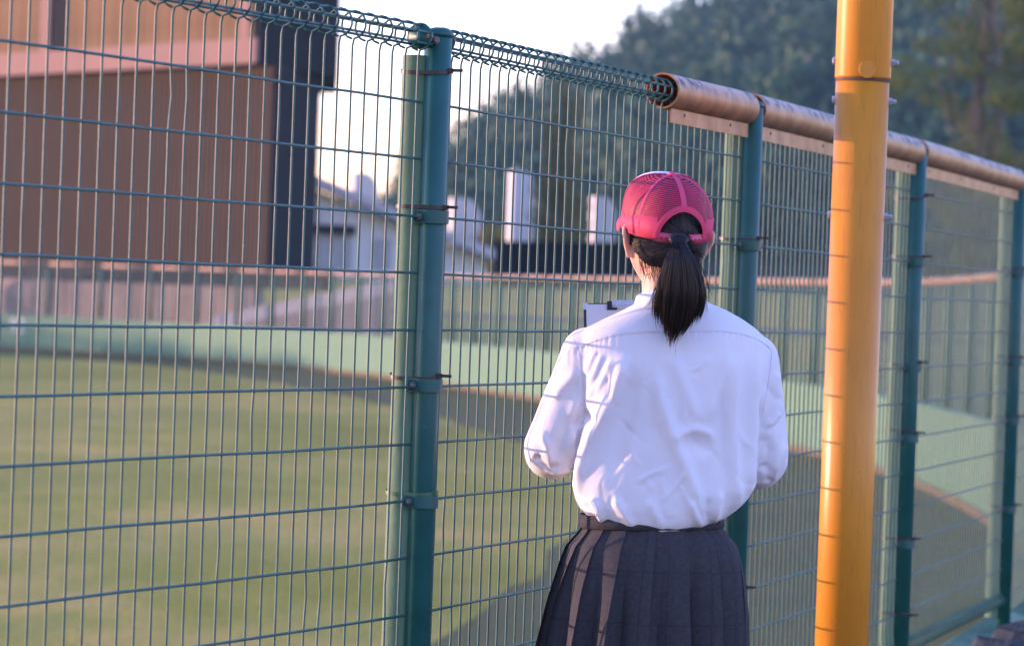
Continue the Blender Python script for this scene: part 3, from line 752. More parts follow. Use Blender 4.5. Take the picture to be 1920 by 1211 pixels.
for s_ in range(7):
    g = np.random.default_rng(100 + s_)
    bl = [(0, 0, .55, .62, .62, .5)] + [(*(g.normal(size=2) * .42), g.uniform(.3, .95), *(g.uniform(.28, .45, 2)), g.uniform(.22, .38)) for _ in range(7)]
    if s_ >= 5: bl = [(0, 0, z_, .42 * (1.15 - z_ / 1.7), .42 * (1.15 - z_ / 1.7), .22) for z_ in (.2, .5, .8, 1.1, 1.4)]
    protos.append(leaf_cloud(560, .07, bl, 300 + s_))
Vs = []; Fs = []; cnt = 0; g = np.random.default_rng(5); off = 0
for n_ in range(1150):
    x = g.uniform(430, 2150); t = g.uniform(.02, 1.0) ** .85
    y_ = np.interp(x, [r_[0] for r_ in ridge], [r_[1] for r_ in ridge])
    p = hill_pt(x, y_, t); k = g.integers(0, 7); sc = g.uniform(4.0, 8.6) * (1 if k < 5 else 1.0)
    sc *= float(np.interp(x, [600, 760, 950], [.55, .6, 1])); Q, F_ = protos[k]; an = g.uniform(0, 6.28); c_, s_ = math.cos(an), math.sin(an)
    Rm = np.array([[c_, -s_, 0], [s_, c_, 0], [0, 0, g.uniform(.95, 1.35)]])
    Vs.append((Q @ Rm.T) * sc + np.array([p.x, p.y, p.z - .5])); Fs.append(F_ + off); off += len(Q)
fo = link('forest', npmesh('forest', np.concatenate(Vs), np.concatenate(Fs), Mt['leaf_hill']))
tag(fo, 'dense mixed forest covering the hillside', 'forest', kind='stuff')
def tree(name, base, h, blobs, leafm, nleaf, lsize, lab, trunk_r, seed, limbs=9, cat='tree', trunk_top=.8, group=None):
    t = thing(name, tuple(base), lab, cat, group); g = random.Random(seed); m = MB(); base = Vector(base)
    path = [base + Vector((math.sin(k * .9 + seed) * .012 * h * (k / 8), math.cos(k * 1.3) * .01 * h * (k / 8), h * trunk_top * k / 8)) for k in range(9)]
    m.tube(path, [trunk_r * (1.25 - 1.05 * k / 8) for k in range(9)], 8)
    for _ in range(limbs):
        b = g.choice(blobs); k = g.randint(2, 7); p0 = path[k]; p1 = base + Vector(b[:3]) + Vector([g.uniform(-.4, .4) * b[3] for _ in range(3)])
        md = (p0 + p1) / 2 + Vector((0, 0, -.03 * h)); m.tube([p0, md, p1], [trunk_r * .42, trunk_r * .28, trunk_r * .07], 5)
    m.build('trunk', Mt['bark'], t)
    Q, F_ = leaf_cloud(nleaf, lsize, blobs, seed); Q = Q + np.array(base)
    cw_ = link('crown', npmesh('crown', Q, F_, leafm), t)
    return t
# poplar
D = 152; b = at(1048, 470, D); top = at(1060, 150, D).z; h = top - 1.6; g = random.Random(3)
bl = [(g.gauss(0, .2), g.gauss(0, .2), h * f, 1.05 * (1.25 - .95 * f ** 2) * g.uniform(.75, 1.1), 1.0 * (1.25 - .95 * f ** 2), .6) for f in np.linspace(.1, .97, 22)]
tree('poplar_tree', (b.x, D, 1.6), h, bl, Mt['leaf_poplar'], 9000, .085, 'slim olive poplar standing behind the dark sheet wall', .16, 11, 14)
# big airy tree at the right
D = 92; b = at(1828, 500, D); g = random.Random(9); h = 11.5
bl = []
for _ in range(80):
    f = g.uniform(.02, 1.0); rr_ = (2.1 + .9 * math.sin(f * 3.0)) * g.uniform(.2, 1)
    an = g.uniform(0, 6.28); bl.append((rr_ * math.cos(an) + .25, rr_ * math.sin(an), .4 + h * f, g.uniform(.38, .8), g.uniform(.38, .8), g.uniform(.25, .5)))
tree('broadleaf_tree', (b.x, D, ground_at(b.x, D)), h, bl, Mt['leaf_tree'], 34000, .05, 'tall airy olive green tree beyond the fence, behind the yellow pole', .085, 21, 26, trunk_top=.95)
# shrubs in front of the poplar
for k, (x, y, D_, w_, hh) in enumerate(((900, 436, 164, 1.0, 1.1), (935, 444, 163, .9, .9), (1025, 450, 163, .9, .8))):
    b = at(x, y, D_); gz = 1.6; top = b.z + .3; hgt = top - gz
    bl = [(g.uniform(-.5, .5) * w_, g.uniform(-.4, .4), hgt * f, w_ * .6, w_ * .55, .4) for f in np.linspace(.1, .92, 9)]
    tree('shrub', (b.x, D_, gz), hgt, bl, Mt['leaf_shrub'], 1500, .08, 'yellow green shrub beside the dark sheet wall', .05, 40 + k, 5, 'shrub', group='shrubs by the dark wall')

# trees added out of frame beyond the left-field wall to shadow the far-left pads
for k, (sx, sy, hh) in enumerate(((-57.5, 101.2, 4.25), (-60.5, 103.6, 4.5), (-63.5, 106, 4.4), (-66.5, 108.6, 4.6), (-69.5, 111, 4.3))):
    hh += .0; g = random.Random(60 + k); gz = FIELD
    bl = [(g.uniform(-1.6, 1.6), g.uniform(-1.6, 1.6), hh * f * g.uniform(.92, 1.0), 1.1, 1.1, .45) for f in np.linspace(.12, .93, 16)]
    tree('shade_tree', (sx, sy, gz), hh, bl, Mt['leaf_tree'], 4200, .12, 'unseen low bushy tree added beyond the left field wall to shade it', .12, 70 + k, 8, group='unseen low trees added to shade the left field wall')

# evening haze: one closed box of thin even air round the whole place
m = MB(); x0_, x1_, y0_, y1_, z0_, z1_ = -135, 330, -70, 1290, FIELD - 1, 125
m.box(((x0_ + x1_) / 2, (y0_ + y1_) / 2, (z0_ + z1_) / 2), x1_ - x0_, y1_ - y0_, z1_ - z0_)
hm = bpy.data.materials.new('haze_air'); hm.use_nodes = True; ht = hm.node_tree; ht.nodes.clear()
pv = ht.nodes.new('ShaderNodeVolumePrincipled'); pv.inputs['Color'].default_value = (.4, .72, 1, 1); pv.inputs['Density'].default_value = .00019; pv.inputs['Anisotropy'].default_value = .1
ho = ht.nodes.new('ShaderNodeOutputMaterial'); ht.links.new(pv.outputs[0], ho.inputs['Volume'])
tag(m.build('haze', hm), 'thin bluish evening haze in the air', 'haze', kind='stuff')

# ------------------------------------------------------------------ the person
DP = 6.75
def PX(x, y, dy=0.0):
    """photo pixel on the person's depth plane, then pushed dy metres away (no perspective shift)"""
    p = at(x, y, DP); return Vector((p.x, p.y + dy, p.z))
def m_shirt():
    t = NT('shirt_cotton'); t.set(Roughness=.85); t.b.inputs['Specular IOR Level'].default_value = .2
    t.b.inputs['Sheen Weight'].default_value = .15
    o = t.obj(); f = t.noise(3, 3); c = t.ramp(f, [(.3, (.78, .77, .80)), (.7, (.84, .83, .85))]); t.base(c)
    w1 = t.noise(26, 5, .55, dist=.6); w2 = t.noise(900, 2)
    t.bump(t.math('ADD', t.math('MULTIPLY', w1, .9), t.math('MULTIPLY', w2, .05)), .3, .006)
    tr = t.n('BsdfTranslucent'); tr.inputs[0].default_value = (.8, .72, .76, 1); mx = t.n('MixShader'); mx.inputs[0].default_value = .12
    t.l(t.b.outputs[0], mx.inputs[1]); t.l(tr.outputs[0], mx.inputs[2]); t.l(mx.outputs[0], t.out.inputs[0]); return t.m
Mt['shirt'] = m_shirt()
Mt['thread'] = M_plain('seam_thread', (.60, .55, .66), .8)
def m_skin():
    t = NT('skin'); t.set(Roughness=.5); f = t.noise(30, 4); t.base(t.ramp(f, [(.3, (.60, .33, .24)), (.7, (.68, .40, .30))]))
    t.b.inputs['Subsurface Weight'].default_value = .25; t.b.inputs['Subsurface Radius'].default_value = (.012, .004, .002); t.b.inputs['Subsurface Scale'].default_value = 1.0
    t.bump(t.noise(600, 3), .1, .0008); return t.m
Mt['skin'] = m_skin()
def m_hair():
    t = NT('black_hair'); t.set(Roughness=.42); geo = t.n('NewGeometry')
    t.base(t.ramp(geo.outputs['Random Per Island'], [(.0, (.004, .003, .003)), (.6, (.012, .007, .006)), (1., (.034, .017, .011))]))
    t.b.inputs['Specular IOR Level'].default_value = .45; return t.m
Mt['hair'] = m_hair()
Mt['pink'] = M_plain('pink_twill', (.64, .045, .115), .75, var=.08, scale=40, bump=.3, bscale=900, bd=.0006)
Mt['pinkseam'] = M_plain('pink_tape', (.68, .06, .15), .8, var=.05, scale=40)
Mt['pinkstrap'] = M_plain('pink_plastic_strap', (.55, .055, .12), .4, var=.05)
Mt['capwhite'] = M_plain('white_foam', (.82, .8, .82), .8, var=.03)
def m_mesh():
    t = NT('pink_mesh'); t.set(Roughness=.6); t.base((.58, .028, .09))
    uv = t.n('UVMap'); 
    def tri(axis, fr):
        sp = t.n('SeparateXYZ'); t.l(uv.outputs[0], sp.inputs[0])
        f = t.math('FRACT', t.math('MULTIPLY', sp.outputs[axis], fr)); return t.math('LESS_THAN', f, .34)
    a, b = tri('Y', 34.), tri('X', 150.)
    sol = t.math('MAXIMUM', a, b)
    tr = t.n('BsdfTransparent'); mx = t.n('MixShader'); t.l(sol, mx.inputs[0]); t.l(tr.outputs[0], mx.inputs[1]); t.l(t.b.outputs[0], mx.inputs[2]); t.l(mx.outputs[0], t.out.inputs[0]); return t.m
Mt['capmesh'] = m_mesh()
def m_skirt():
    t = NT('skirt_wool'); t.set(Roughness=.85); t.b.inputs['Specular IOR Level'].default_value = .2
    uv = t.n('UVMap'); sp = t.n('SeparateXYZ'); t.l(uv.outputs[0], sp.inputs[0])
    def line(out, per, ph, wd):
        f = t.math('FRACT', t.math('ADD', t.math('DIVIDE', out, per), ph)); return t.math('LESS_THAN', f, wd)
    ln = t.math('MAXIMUM', line(sp.outputs[0], .052, .31, .06), line(sp.outputs[1], .098, .12, .03))
    n = t.noise(120, 3); base = t.ramp(n, [(.3, (.034, .036, .042)), (.7, (.052, .050, .055))])
    c = t.mix(t.math('MULTIPLY', ln, .35), base, (.016, .018, .026)); t.base(c); t.bump(t.noise(700, 2), .2, .0008); return t.m
Mt['skirt'] = m_skirt()
Mt['elastic'] = M_plain('hair_tie', (.008, .008, .009), .6)
Mt['shoe'] = M_plain('black_shoe', (.02, .018, .018), .35)
Mt['sock'] = M_plain('navy_sock', (.03, .032, .05), .9)
Mt['eye'] = M_plain('eye_white', (.75, .73, .72), .2)
Mt['iris'] = M_plain('dark_iris', (.02, .012, .008), .15)

foot = PX(1222, 985); PB = Vector((foot.x, DP + .02, 0))
per = thing('person', PB, 'person seen from behind in pink cap, white shirt and pleated skirt with ponytail', 'person')

def capsule(m, pts, rad, n=10):
    """tapered chain with round ends, closed, for voxel union"""
    P = [Vector(p) for p in pts]; d0 = (P[1] - P[0]).normalized(); d1 = (P[-1] - P[-2]).normalized()
    path = []; rr_ = []
    for a in (-.98, -.85, -.6, -.3): path.append(P[0] + d0 * (a * rad[0])); rr_.append(rad[0] * math.sqrt(1 - a * a))
    # subdivide
    for i in range(len(P) - 1):
        k = max(1, int((P[i + 1] - P[i]).length / .02))
        for j in range(k): 
            t = j / k; path.append(P[i].lerp(P[i + 1], t)); rr_.append(rad[i] * (1 - t) + rad[i + 1] * t)
    path.append(P[-1]); rr_.append(rad[-1])
    for a in (.3, .6, .85, .98): path.append(P[-1] + d1 * (a * rad[-1])); rr_.append(rad[-1] * math.sqrt(1 - a * a))
    m.tube(path, rr_, n)
def smooth_path(P, n=8):
    P = [Vector(p) for p in P]; out = []
    for i in range(len(P) - 1):
        a = P[i - 1] if i else P[0] * 2 - P[1]; b, c = P[i], P[i + 1]; d = P[i + 2] if i + 2 < len(P) else c * 2 - b
        for k in range(n):
            t = k / n; out.append(.5 * ((2 * b) + (c - a) * t + (2 * a - 5 * b + 4 * c - d) * t * t + (3 * b - a - 3 * c + d) * t ** 3))
    out.append(P[-1]); return out
def remesh(m, name, voxel, smooth):
    me = m.mesh(name, []); o = bpy.data.objects.new(name, me); col.objects.link(o)
    md = o.modifiers.new('r', 'REMESH'); md.mode = 'VOXEL'; md.voxel_size = voxel; md.use_smooth_shade = True
    ms = o.modifiers.new('s', 'SMOOTH'); ms.factor = .5; ms.iterations = smooth
    bpy.context.view_layer.update(); dg = bpy.context.evaluated_depsgraph_get()
    out = bpy.data.meshes.new_from_object(o.evaluated_get(dg)); bpy.data.objects.remove(o); return out
def vnp(me):
    a = np.empty(len(me.vertices) * 3, np.float32); me.vertices.foreach_get('co', a); return a.reshape(-1, 3).astype(float)
def nnp(me):
    a = np.empty(len(me.vertices) * 3, np.float32); me.vertex_normals.foreach_get('vector', a); return a.reshape(-1, 3).astype(float)

# --- clipboard pose
BT = R(20); DB = DP + .42
ctl = at(1094, 569, DB); bw, bh = .232, .318
bex = Vector((.9985, 0, .05)).normalized(); bdn = Vector((0, -math.sin(BT), -math.cos(BT))); bdn = (bdn - bex * bdn.dot(bex)).normalized(); bnb = bdn.cross(bex).normalized()
if bnb.y > 0: bnb = -bnb
def BP(u, v, h=0): return ctl + bex * u + bdn * v + bnb * h
# --- arms
SL, EL = PX(1100, 672, .005), PX(1036, 842, .03)
SR, ER = PX(1414, 682, .005), PX(1427, 860, .04)
GL, GR = BP(0, .195), BP(bw, .215)
WL = GL + Vector((-.035, -.075, -.06)); WR = GR + Vector((.035, -.075, -.06))

# --- body: one continuous skin mesh
m = MB()
HCc = PX(1249, 447, .02); YAW = R(16)      # head turned left
fwd = Vector((-math.sin(YAW), math.cos(YAW), 0)); rgt = Vector((math.cos(YAW), math.sin(YAW), 0)); upv = Vector((0, 0, 1))
HP = R(4)                                   # slight chin up/down tilt
def head_local(u):
    """unit sphere direction -> head-shaped local point (x right, y forward, z up), metres"""
    x, y, z = u
    wx, wy, wz = .0735, .094, .113
    jaw = max(0, -z)
    fx = 1 - .30 * jaw ** 1.6 if y > -.2 else 1 - .22 * jaw ** 1.6
    fy = 1.0
    if y < 0: fy = 1 - .42 * jaw ** 1.2
    px_, py_, pz_ = x * wx * fx, y * wy * fy, z * wz
    if z > .3: px_ *= 1 + .03 * (z - .3)
    if y > .3:
        py_ += .020 * math.exp(-((x / .13) ** 2 + ((z + .16) / .13) ** 2)) + .010 * math.exp(-((x / .08) ** 2 + ((z - .02) / .16) ** 2))
        py_ -= .008 * (math.exp(-(((x - .36) / .17) ** 2 + ((z - .06) / .11) ** 2)) + math.exp(-(((x + .36) / .17) ** 2 + ((z - .06) / .11) ** 2)))
        py_ += .006 * math.exp(-((x / .26) ** 2 + ((z + .46) / .07) ** 2)) + .008 * math.exp(-((x / .25) ** 2 + ((z + .82) / .15) ** 2))
        py_ -= .004 * math.exp(-((x / .25) ** 2 + ((z + .46) / .018) ** 2))
    return Vector((px_, py_, pz_))
def head_w(l):
    y, z = l.y * math.cos(HP) - l.z * math.sin(HP), l.y * math.sin(HP) + l.z * math.cos(HP)
    return HCc + rgt * l.x + fwd * y + upv * z
rows = []
for i in range(1, 48):
    th = math.pi * i / 48; rows.append([head_w(head_local((math.sin(th) * math.sin(2 * math.pi * k / 64), math.sin(th) * math.cos(2 * math.pi * k / 64), math.cos(th)))) for k in range(64)])
m.grid(rows, closed=True); m.add(rows[0], [tuple(range(64))]); m.add(rows[-1], [tuple(reversed(range(64)))])
# ears: a curved shell, rear edge flaring outward
for sg in (-1, 1):
    pts = []
    for t in np.linspace(0, 1, 12):
        a = R(-75 + 235 * t)
        ly = -.006 - .014 * math.sin(a) * (1 - .2 * t); lz = -.012 + .031 * math.cos(a - R(20)) * 1.0
        lx = .074 + .009 + .010 * math.sin(max(0, min(math.pi, a)))
        pts.append(head_w(Vector((sg * lx, ly, lz - .006))))
    capsule(m, [head_w(Vector((sg * .070, .008, .016))), head_w(Vector((sg * .085, -.004, .024))), head_w(Vector((sg * .091, -.018, .014))), head_w(Vector((sg * .089, -.020, -.002))), head_w(Vector((sg * .082, -.013, -.020))), head_w(Vector((sg * .0745, -.003, -.036)))], [.005, .0046, .0046, .0046, .0046, .0052], 8)
    capsule(m, [head_w(Vector((sg * .070, .004, .01))), head_w(Vector((sg * .084, -.010, .006))), head_w(Vector((sg * .081, -.010, -.014))), head_w(Vector((sg * .072, 0, -.03)))], [.006, .007, .007, .006], 8)
capsule(m, [head_w(Vector((0, -.022, -.05))), PX(1255, 560, 0), PX(1258, 615, 0)], [.051, .0525, .062], 20)
# trunk under the clothes
def ring_pts(xl, xr, y, back, front, n=40, e=2.4, yo=None):
    c = (xl + xr) / 2; hw = (xr - xl) / 2; out = []
    for k in range(n):
        a = 2 * math.pi * k / n; ca, sa = math.cos(a), math.sin(a)
        fx = math.copysign(abs(ca) ** (2 / e), ca); fy = math.copysign(abs(sa) ** (2 / e), sa)
        x = c + hw * fx; yy = y + (yo(fx) if yo else 0)
        out.append(PX(x, yy, fy * (front if fy > 0 else back)))
    return out
tr_ = [(600, 1160, 1355, .05, .05), (640, 1110, 1410, .07, .07), (720, 1115, 1405, .08, .095), (800, 1125, 1385, .08, .1), (900, 1115, 1365, .08, .09), (985, 1110, 1330, .085, .085), (1060, 1085, 1350, .105, .09), (1130, 1075, 1355, .11, .085), (1190, 1085, 1345, .09, .075)]
rows = [ring_pts(a, b, y, bk, fr) for y, a, b, bk, fr in tr_]
m.grid(rows, closed=True); m.add(rows[0], [tuple(range(40))]); m.add(rows[-1], [tuple(reversed(range(40)))])
hipz = .80
for sg, kn, an in ((-1, -.082, -.075), (1, .085, .085)):
    hx = PB.x + sg * .078
    kp_ = Vector((PB.x + kn, PB.y + .015, .455)); ak = Vector((PB.x + an, PB.y - .005, .085))
    capsule(m, [Vector((hx, PB.y, hipz)), Vector((hx, PB.y + .01, .65)), kp_, kp_.lerp(ak, .32) + Vector((0, -.012, 0)), kp_.lerp(ak, .7), ak], [.076, .068, .052, .053, .038, .033], 18)
    capsule(m, [ak + Vector((0, -.03, -.045)), ak + Vector((0, .06, -.05)), ak + Vector((sg * .01, .14, -.06))], [.036, .034, .022], 12)
for sh, elb, wr in ((SL, EL, WL), (SR, ER, WR)):
    capsule(m, [sh, sh.lerp(elb, .5), elb, elb.lerp(wr, .35), wr], [.046, .042, .034, .035, .023], 14)
# hands: palm fan, four fingers behind the board, thumb on the paper side
for sg, G, wr in ((-1, GL, WL), (1, GR, WR)):
    inn = bex * (-sg)                         # towards the board's middle
    Ks = []
    for i in range(4):
        K = G + bdn * ((i - 1.5) * .0195) - inn * .014 - bnb * .014 + bdn * .01 * 0
        Ks.append(K); capsule(m, [wr + bdn * ((i - 1.5) * .008), wr.lerp(K, .5) + bdn * ((i - 1.5) * .004), K], [.017, .0145, .0105], 10)
        ln = (.034, .039, .036, .028)[i]
        k1 = K + inn * (ln * .62) - bnb * (.010); k2 = k1 + inn * (ln * .75) + bnb * .004; k3 = k2 + inn * (ln * .5) + bnb * .006
        capsule(m, [K, k1, k2, k3], [.0095, .0086, .0080, .0070], 8)
    T0 = wr.lerp(G, .45) + bnb * .016; T1 = G - inn * .012 + bnb * .020 - bdn * .015; T2 = G + inn * .022 + bnb * .0125 - bdn * .030
    capsule(m, [wr, T0, T1, (T1 + T2) / 2 + bnb * .003, T2], [.016, .014, .0105, .0095, .0078], 8)
bme = remesh(m, 'body', .0036, 3); bme.materials.append(Mt['skin'])
body = link('body', bme, per)
for sg in (-1, 1):
    e = head_w(Vector((sg * .031, .072, .005))); mm = MB(); mm.lathe([(.0115 * math.sin(a), -.0115 * math.cos(a)) for a in np.linspace(.05, 3.09, 12)], e, 16, fwd); eo = mm.build('eye', Mt['eye'], body)
    mm = MB(); mm.lathe([(.0055, .0100), (.004, .0112), (.0005, .0118)], e, 16, fwd); mm.build('iris', Mt['iris'], eo)
    mm = MB(); mm.tube([head_w(Vector((sg * x_, y_, z_))) for x_, y_, z_ in ((.014, .088, .026), (.03, .087, .031), (.045, .078, .027))], [.0018, .0024, .001], 6); mm.build('eyebrow', Mt['hair'], body)
mm = MB(); mm.tube([head_w(Vector((x_, y_, -.052))) for x_, y_ in ((-.022, .078), (-.01, .0865), (0, .088), (.01, .0865), (.022, .078))], [.001, .0035, .0038, .0035, .001], 8); mm.build('lips', M_plain('lips', (.45, .14, .13), .5), body)

# --- shirt
m = MB()
TR = [(556, 1206, 1318, .050, .050), (566, 1200, 1322, .052, .052), (584, 1166, 1364, .060, .056), (600, 1132, 1392, .068, .062), (620, 1092, 1420, .078, .072), (645, 1078, 1444, .088, .088), (680, 1080, 1446, .097, .102), (720, 1086, 1443, .101, .115), (760, 1089, 1438, .102, .122), (800, 1088, 1434, .102, .122), (840, 1083, 1430, .104, .118), (880, 1077, 1424, .107, .115), (910, 1074, 1414, .110, .113), (936, 1080, 1398, .111, .110), (955, 1090, 1380, .106, .104), (968, 1106, 1360, .098, .097), (974, 1122, 1344, .088, .09)]
rows = []
for y, a, b, bk, fr in TR:
    k = float(sstep(860, 960, y)) * 24
    rows.append(ring_pts(a, b, y, bk, fr, 64, 2.35, (lambda fx, k=k: k * (1 - fx * fx) - 2)))
m.grid(rows, closed=True); m.add(rows[0], [tuple(range(64))]); m.add(rows[-1], [tuple(reversed(range(64)))])
def sleeve(S, E, Wt, r0_, r1_, r2_):
    md = S.lerp(E, .5)
    P = smooth_path([S + Vector((0, 0, .01)), md, E, E.lerp(Wt, .45) + Vector((0, 0, -.01)), E.lerp(Wt, .93)], 7)
    n = len(P); rad = list(np.interp(np.linspace(0, 1, n), [0, .25, .5, .75, 1], [r0_, (r0_ + r1_) / 2 + .002, r1_, r2_, .034])); capsule(m, P, rad, 24)
sleeve(SL, EL, WL, .050, .0555, .047); sleeve(SR, ER, WR, .047, .0555, .047)
sme = remesh(m, 'shirt', .0042, 10)
V = vnp(sme); N = nnp(sme); U_, V_ = pix_np(V)
def seg_field(poly, U_, V_):
    """nearest distance (signed) and parameter along a polyline in image px"""
    best = np.full(len(U_), 1e9); sg = np.zeros(len(U_)); tt = np.zeros(len(U_)); P = np.array(poly, float)
    L = np.r_[0, np.cumsum(np.hypot(*np.diff(P, axis=0).T))]
    for i in range(len(P) - 1):
        a, b = P[i], P[i + 1]; d = b - a; l2 = d @ d
        t = np.clip(((U_ - a[0]) * d[0] + (V_ - a[1]) * d[1]) / l2, 0, 1)
        dx, dy = U_ - a[0] - t * d[0], V_ - a[1] - t * d[1]; ds = np.hypot(dx, dy)
        s = np.sign(d[0] * dy - d[1] * dx); k = ds < best
        best[k] = ds[k]; sg[k] = s[k]; tt[k] = (L[i] + t[k] * math.sqrt(l2)) / L[-1]
    return best * sg, tt
def fold(poly, amp, wl, wr, p0=.12, p1=.2):
    d, t = seg_field(poly, U_, V_); prof = np.where(d < 0, np.exp(-(d / wl) ** 2), np.exp(-(d / wr) ** 2))
    return amp * prof * sstep(0, p0, t) * (1 - sstep(1 - p1, 1, t))
bk = np.clip((-N[:, 1] - .05) * 2.0, 0, 1)                          # camera-facing side
# polylines in image px; amp in metres; widths px (left/right of travel direction as signed)
FO = [
 ([(1176, 655), (1168, 700), (1152, 750), (1128, 800), (1104, 850), (1088, 905), (1080, 950)], .0125, 10, 26, .15, .25),
 ([(1195, 690), (1180, 770), (1160, 850), (1140, 920)], -.006, 16, 20, .2, .3),
 ([(1225, 670), (1240, 750), (1262, 815), (1286, 870), (1305, 925), (1318, 975)], .0085, 13, 20, .2, .2),
 ([(1262, 660), (1282, 720), (1302, 770), (1316, 800)], .0045, 14, 14, .25, .3),
 ([(1376, 655), (1352, 715), (1330, 775), (1312, 800)], .006, 14, 16, .2, .3),
 ([(1258, 832), (1280, 812), (1304, 804), (1328, 812), (1346, 834)], .005, 10, 8, .3, .3),
 ([(1266, 850), (1300, 830), (1340, 850)], -.0055, 16, 16, .3, .3),
 ([(1400, 640), (1380, 700), (1372, 780), (1374, 860), (1380, 930), (1376, 965)], .0075, 12, 18, .2, .15),
 ([(1425, 655), (1418, 720), (1412, 800), (1406, 880), (1396, 940)], .0065, 9, 14, .2, .2),
 ([(1350, 690), (1352, 760), (1358, 840), (1350, 920)], -.0045, 14, 14, .3, .3),
 ([(1240, 640), (1228, 700), (1222, 780), (1215, 860)], -.004, 22, 22, .3, .3),
 ([(1292, 880), (1268, 910), (1236, 946)], .0022, 4, 5, .2, .3),
 ([(1270, 905), (1288, 935), (1306, 962)], .0022, 4, 5, .2, .3),
 ([(1190, 905), (1215, 890), (1262, 872)], .0025, 5, 7, .2, .3),
 ([(1110, 928), (1124, 950), (1134, 985)], .0075, 6, 9, .25, .1),
 ([(1150, 925), (1168, 960), (1190, 992)], .005, 8, 12, .25, .1),
 ([(1215, 930), (1232, 970), (1246, 1004)], .0045, 9, 12, .25, .1),
 ([(1290, 935), (1306, 970), (1322, 998)], .0055, 8, 10, .25, .1),
 ([(1352, 915), (1344, 950), (1340, 988)], .006, 7, 9, .25, .1),
 ([(1330, 930), (1326, 960), (1334, 985)], -.004, 8, 8, .25, .1),
 ([(1132, 660), (1120, 690), (1106, 726)], .0032, 6, 8, .2, .3),
 ([(1118, 655), (1108, 680), (1098, 702)], .0026, 5, 6, .2, .3),
 ([(1150, 668), (1136, 705), (1116, 745)], .0028, 7, 8, .2, .3),
 ([(1094, 768), (1110, 788), (1128, 800)], -.007, 10, 10, .2, .3),
 # left sleeve
 ([(1086, 690), (1062, 720), (1030, 752)], .0045, 9, 14, .2, .3),
 ([(1090, 778), (1066, 800), (1048, 838), (1044, 872)], -.006, 12, 14, .2, .3),
 ([(1088, 735), (1072, 780), (1070, 830), (1082, 866)], .006, 10, 12, .2, .2),
 ([(1012, 800), (1028, 840), (1032, 876), (1052, 890)], .0045, 9, 10, .2, .2),
 ([(1090, 862), (1064, 878), (1032, 884)], .0065, 5, 9, .2, .2),
 ([(1000, 850), (1022, 872), (1050, 876)], -.004, 8, 8, .2, .2),
 # right sleeve
 ([(1452, 690), (1462, 750), (1452, 790)], .004, 8, 10, .2, .3),
 ([(1460, 770), (1448, 792), (1432, 800)], .0055, 4, 8, .2, .3),
 ([(1432, 812), (1442, 850), (1434, 890)], -.006, 12, 12, .2, .2),
 ([(1478, 826), (1462, 862), (1440, 905)], .0045, 8, 10, .2, .2),
 ([(1428, 872), (1444, 884), (1440, 906)], -.0045, 8, 8, .2, .2),
 ([(1424, 740), (1428, 800), (1422, 880), (1412, 920)], -.012, 7, 5, .25, .2),
 ([(1094, 800), (1088, 850), (1080, 885)], -.012, 5, 7, .25, .2),
]
hgt = np.zeros(len(V))
for poly, amp, wl, wr_, p0, p1 in FO: hgt += fold(poly, amp * 1.35, wl * .85, wr_ * .85, p0, p1)
# yoke: an extra layer above the seam, gathered just under it
yoke = [(1060, 662), (1085, 651), (1110, 641), (1148, 630), (1198, 623), (1230, 622), (1292, 621), (1352, 621), (1393, 627), (1424, 638), (1449, 657), (1462, 672)]
yy_ = np.interp(U_, [p[0] for p in yoke], [p[1] for p in yoke])
hgt += .0014 * (1 - sstep(-.6, .6, V_ - yy_)) * (N[:, 1] < .1)
gath = np.exp(-np.clip(V_ - yy_, 0, 99) / 14) * (V_ > yy_); hgt += .0012 * gath * np.sin(U_ * .62 + np.sin(U_ * .09) * 2)
# low-frequency drape everywhere
nz = np.array([noise.noise(Vector((v[0] * 9, v[1] * 9, v[2] * 5))) * .004 + noise.noise(Vector((v[0] * 22, v[1] * 22, v[2] * 13 + 9))) * .0022 + noise.ridged_multi_fractal(Vector((v[0] * 16, v[1] * 16, v[2] * 9 + 3)), 1, 2, 3, 1, 2) * .0011 for v in V])
hgt *= 1 - .75 * sstep(965, 998, V_)
V2 = V + N * (hgt * bk + nz * sstep(585, 640, V_))[:, None]
# crisp little creases scattered over the cloth
g = random.Random(31); cre = np.zeros(len(V))
for _ in range(75):
    x, y = g.uniform(1000, 1470), g.uniform(650, 985)
    an = g.choice((g.gauss(1.15, .3), g.gauss(2.0, .3), g.gauss(1.57, .5))); L_ = g.uniform(22, 75); cv = g.uniform(-.35, .35)
    poly = [(x, y), (x + math.cos(an) * L_ * .5, y + math.sin(an) * L_ * .5), (x + math.cos(an + cv) * L_, y + math.sin(an + cv) * L_)]
    w_ = g.uniform(2.5, 6.5); cre += fold(poly, g.choice((1, 1, -1)) * g.uniform(.0008, .0026), w_, w_ * g.uniform(.5, 1.3), .3, .4)
V2 = V2 + N * (cre * bk * (1 - sstep(955, 985, V_)))[:, None]
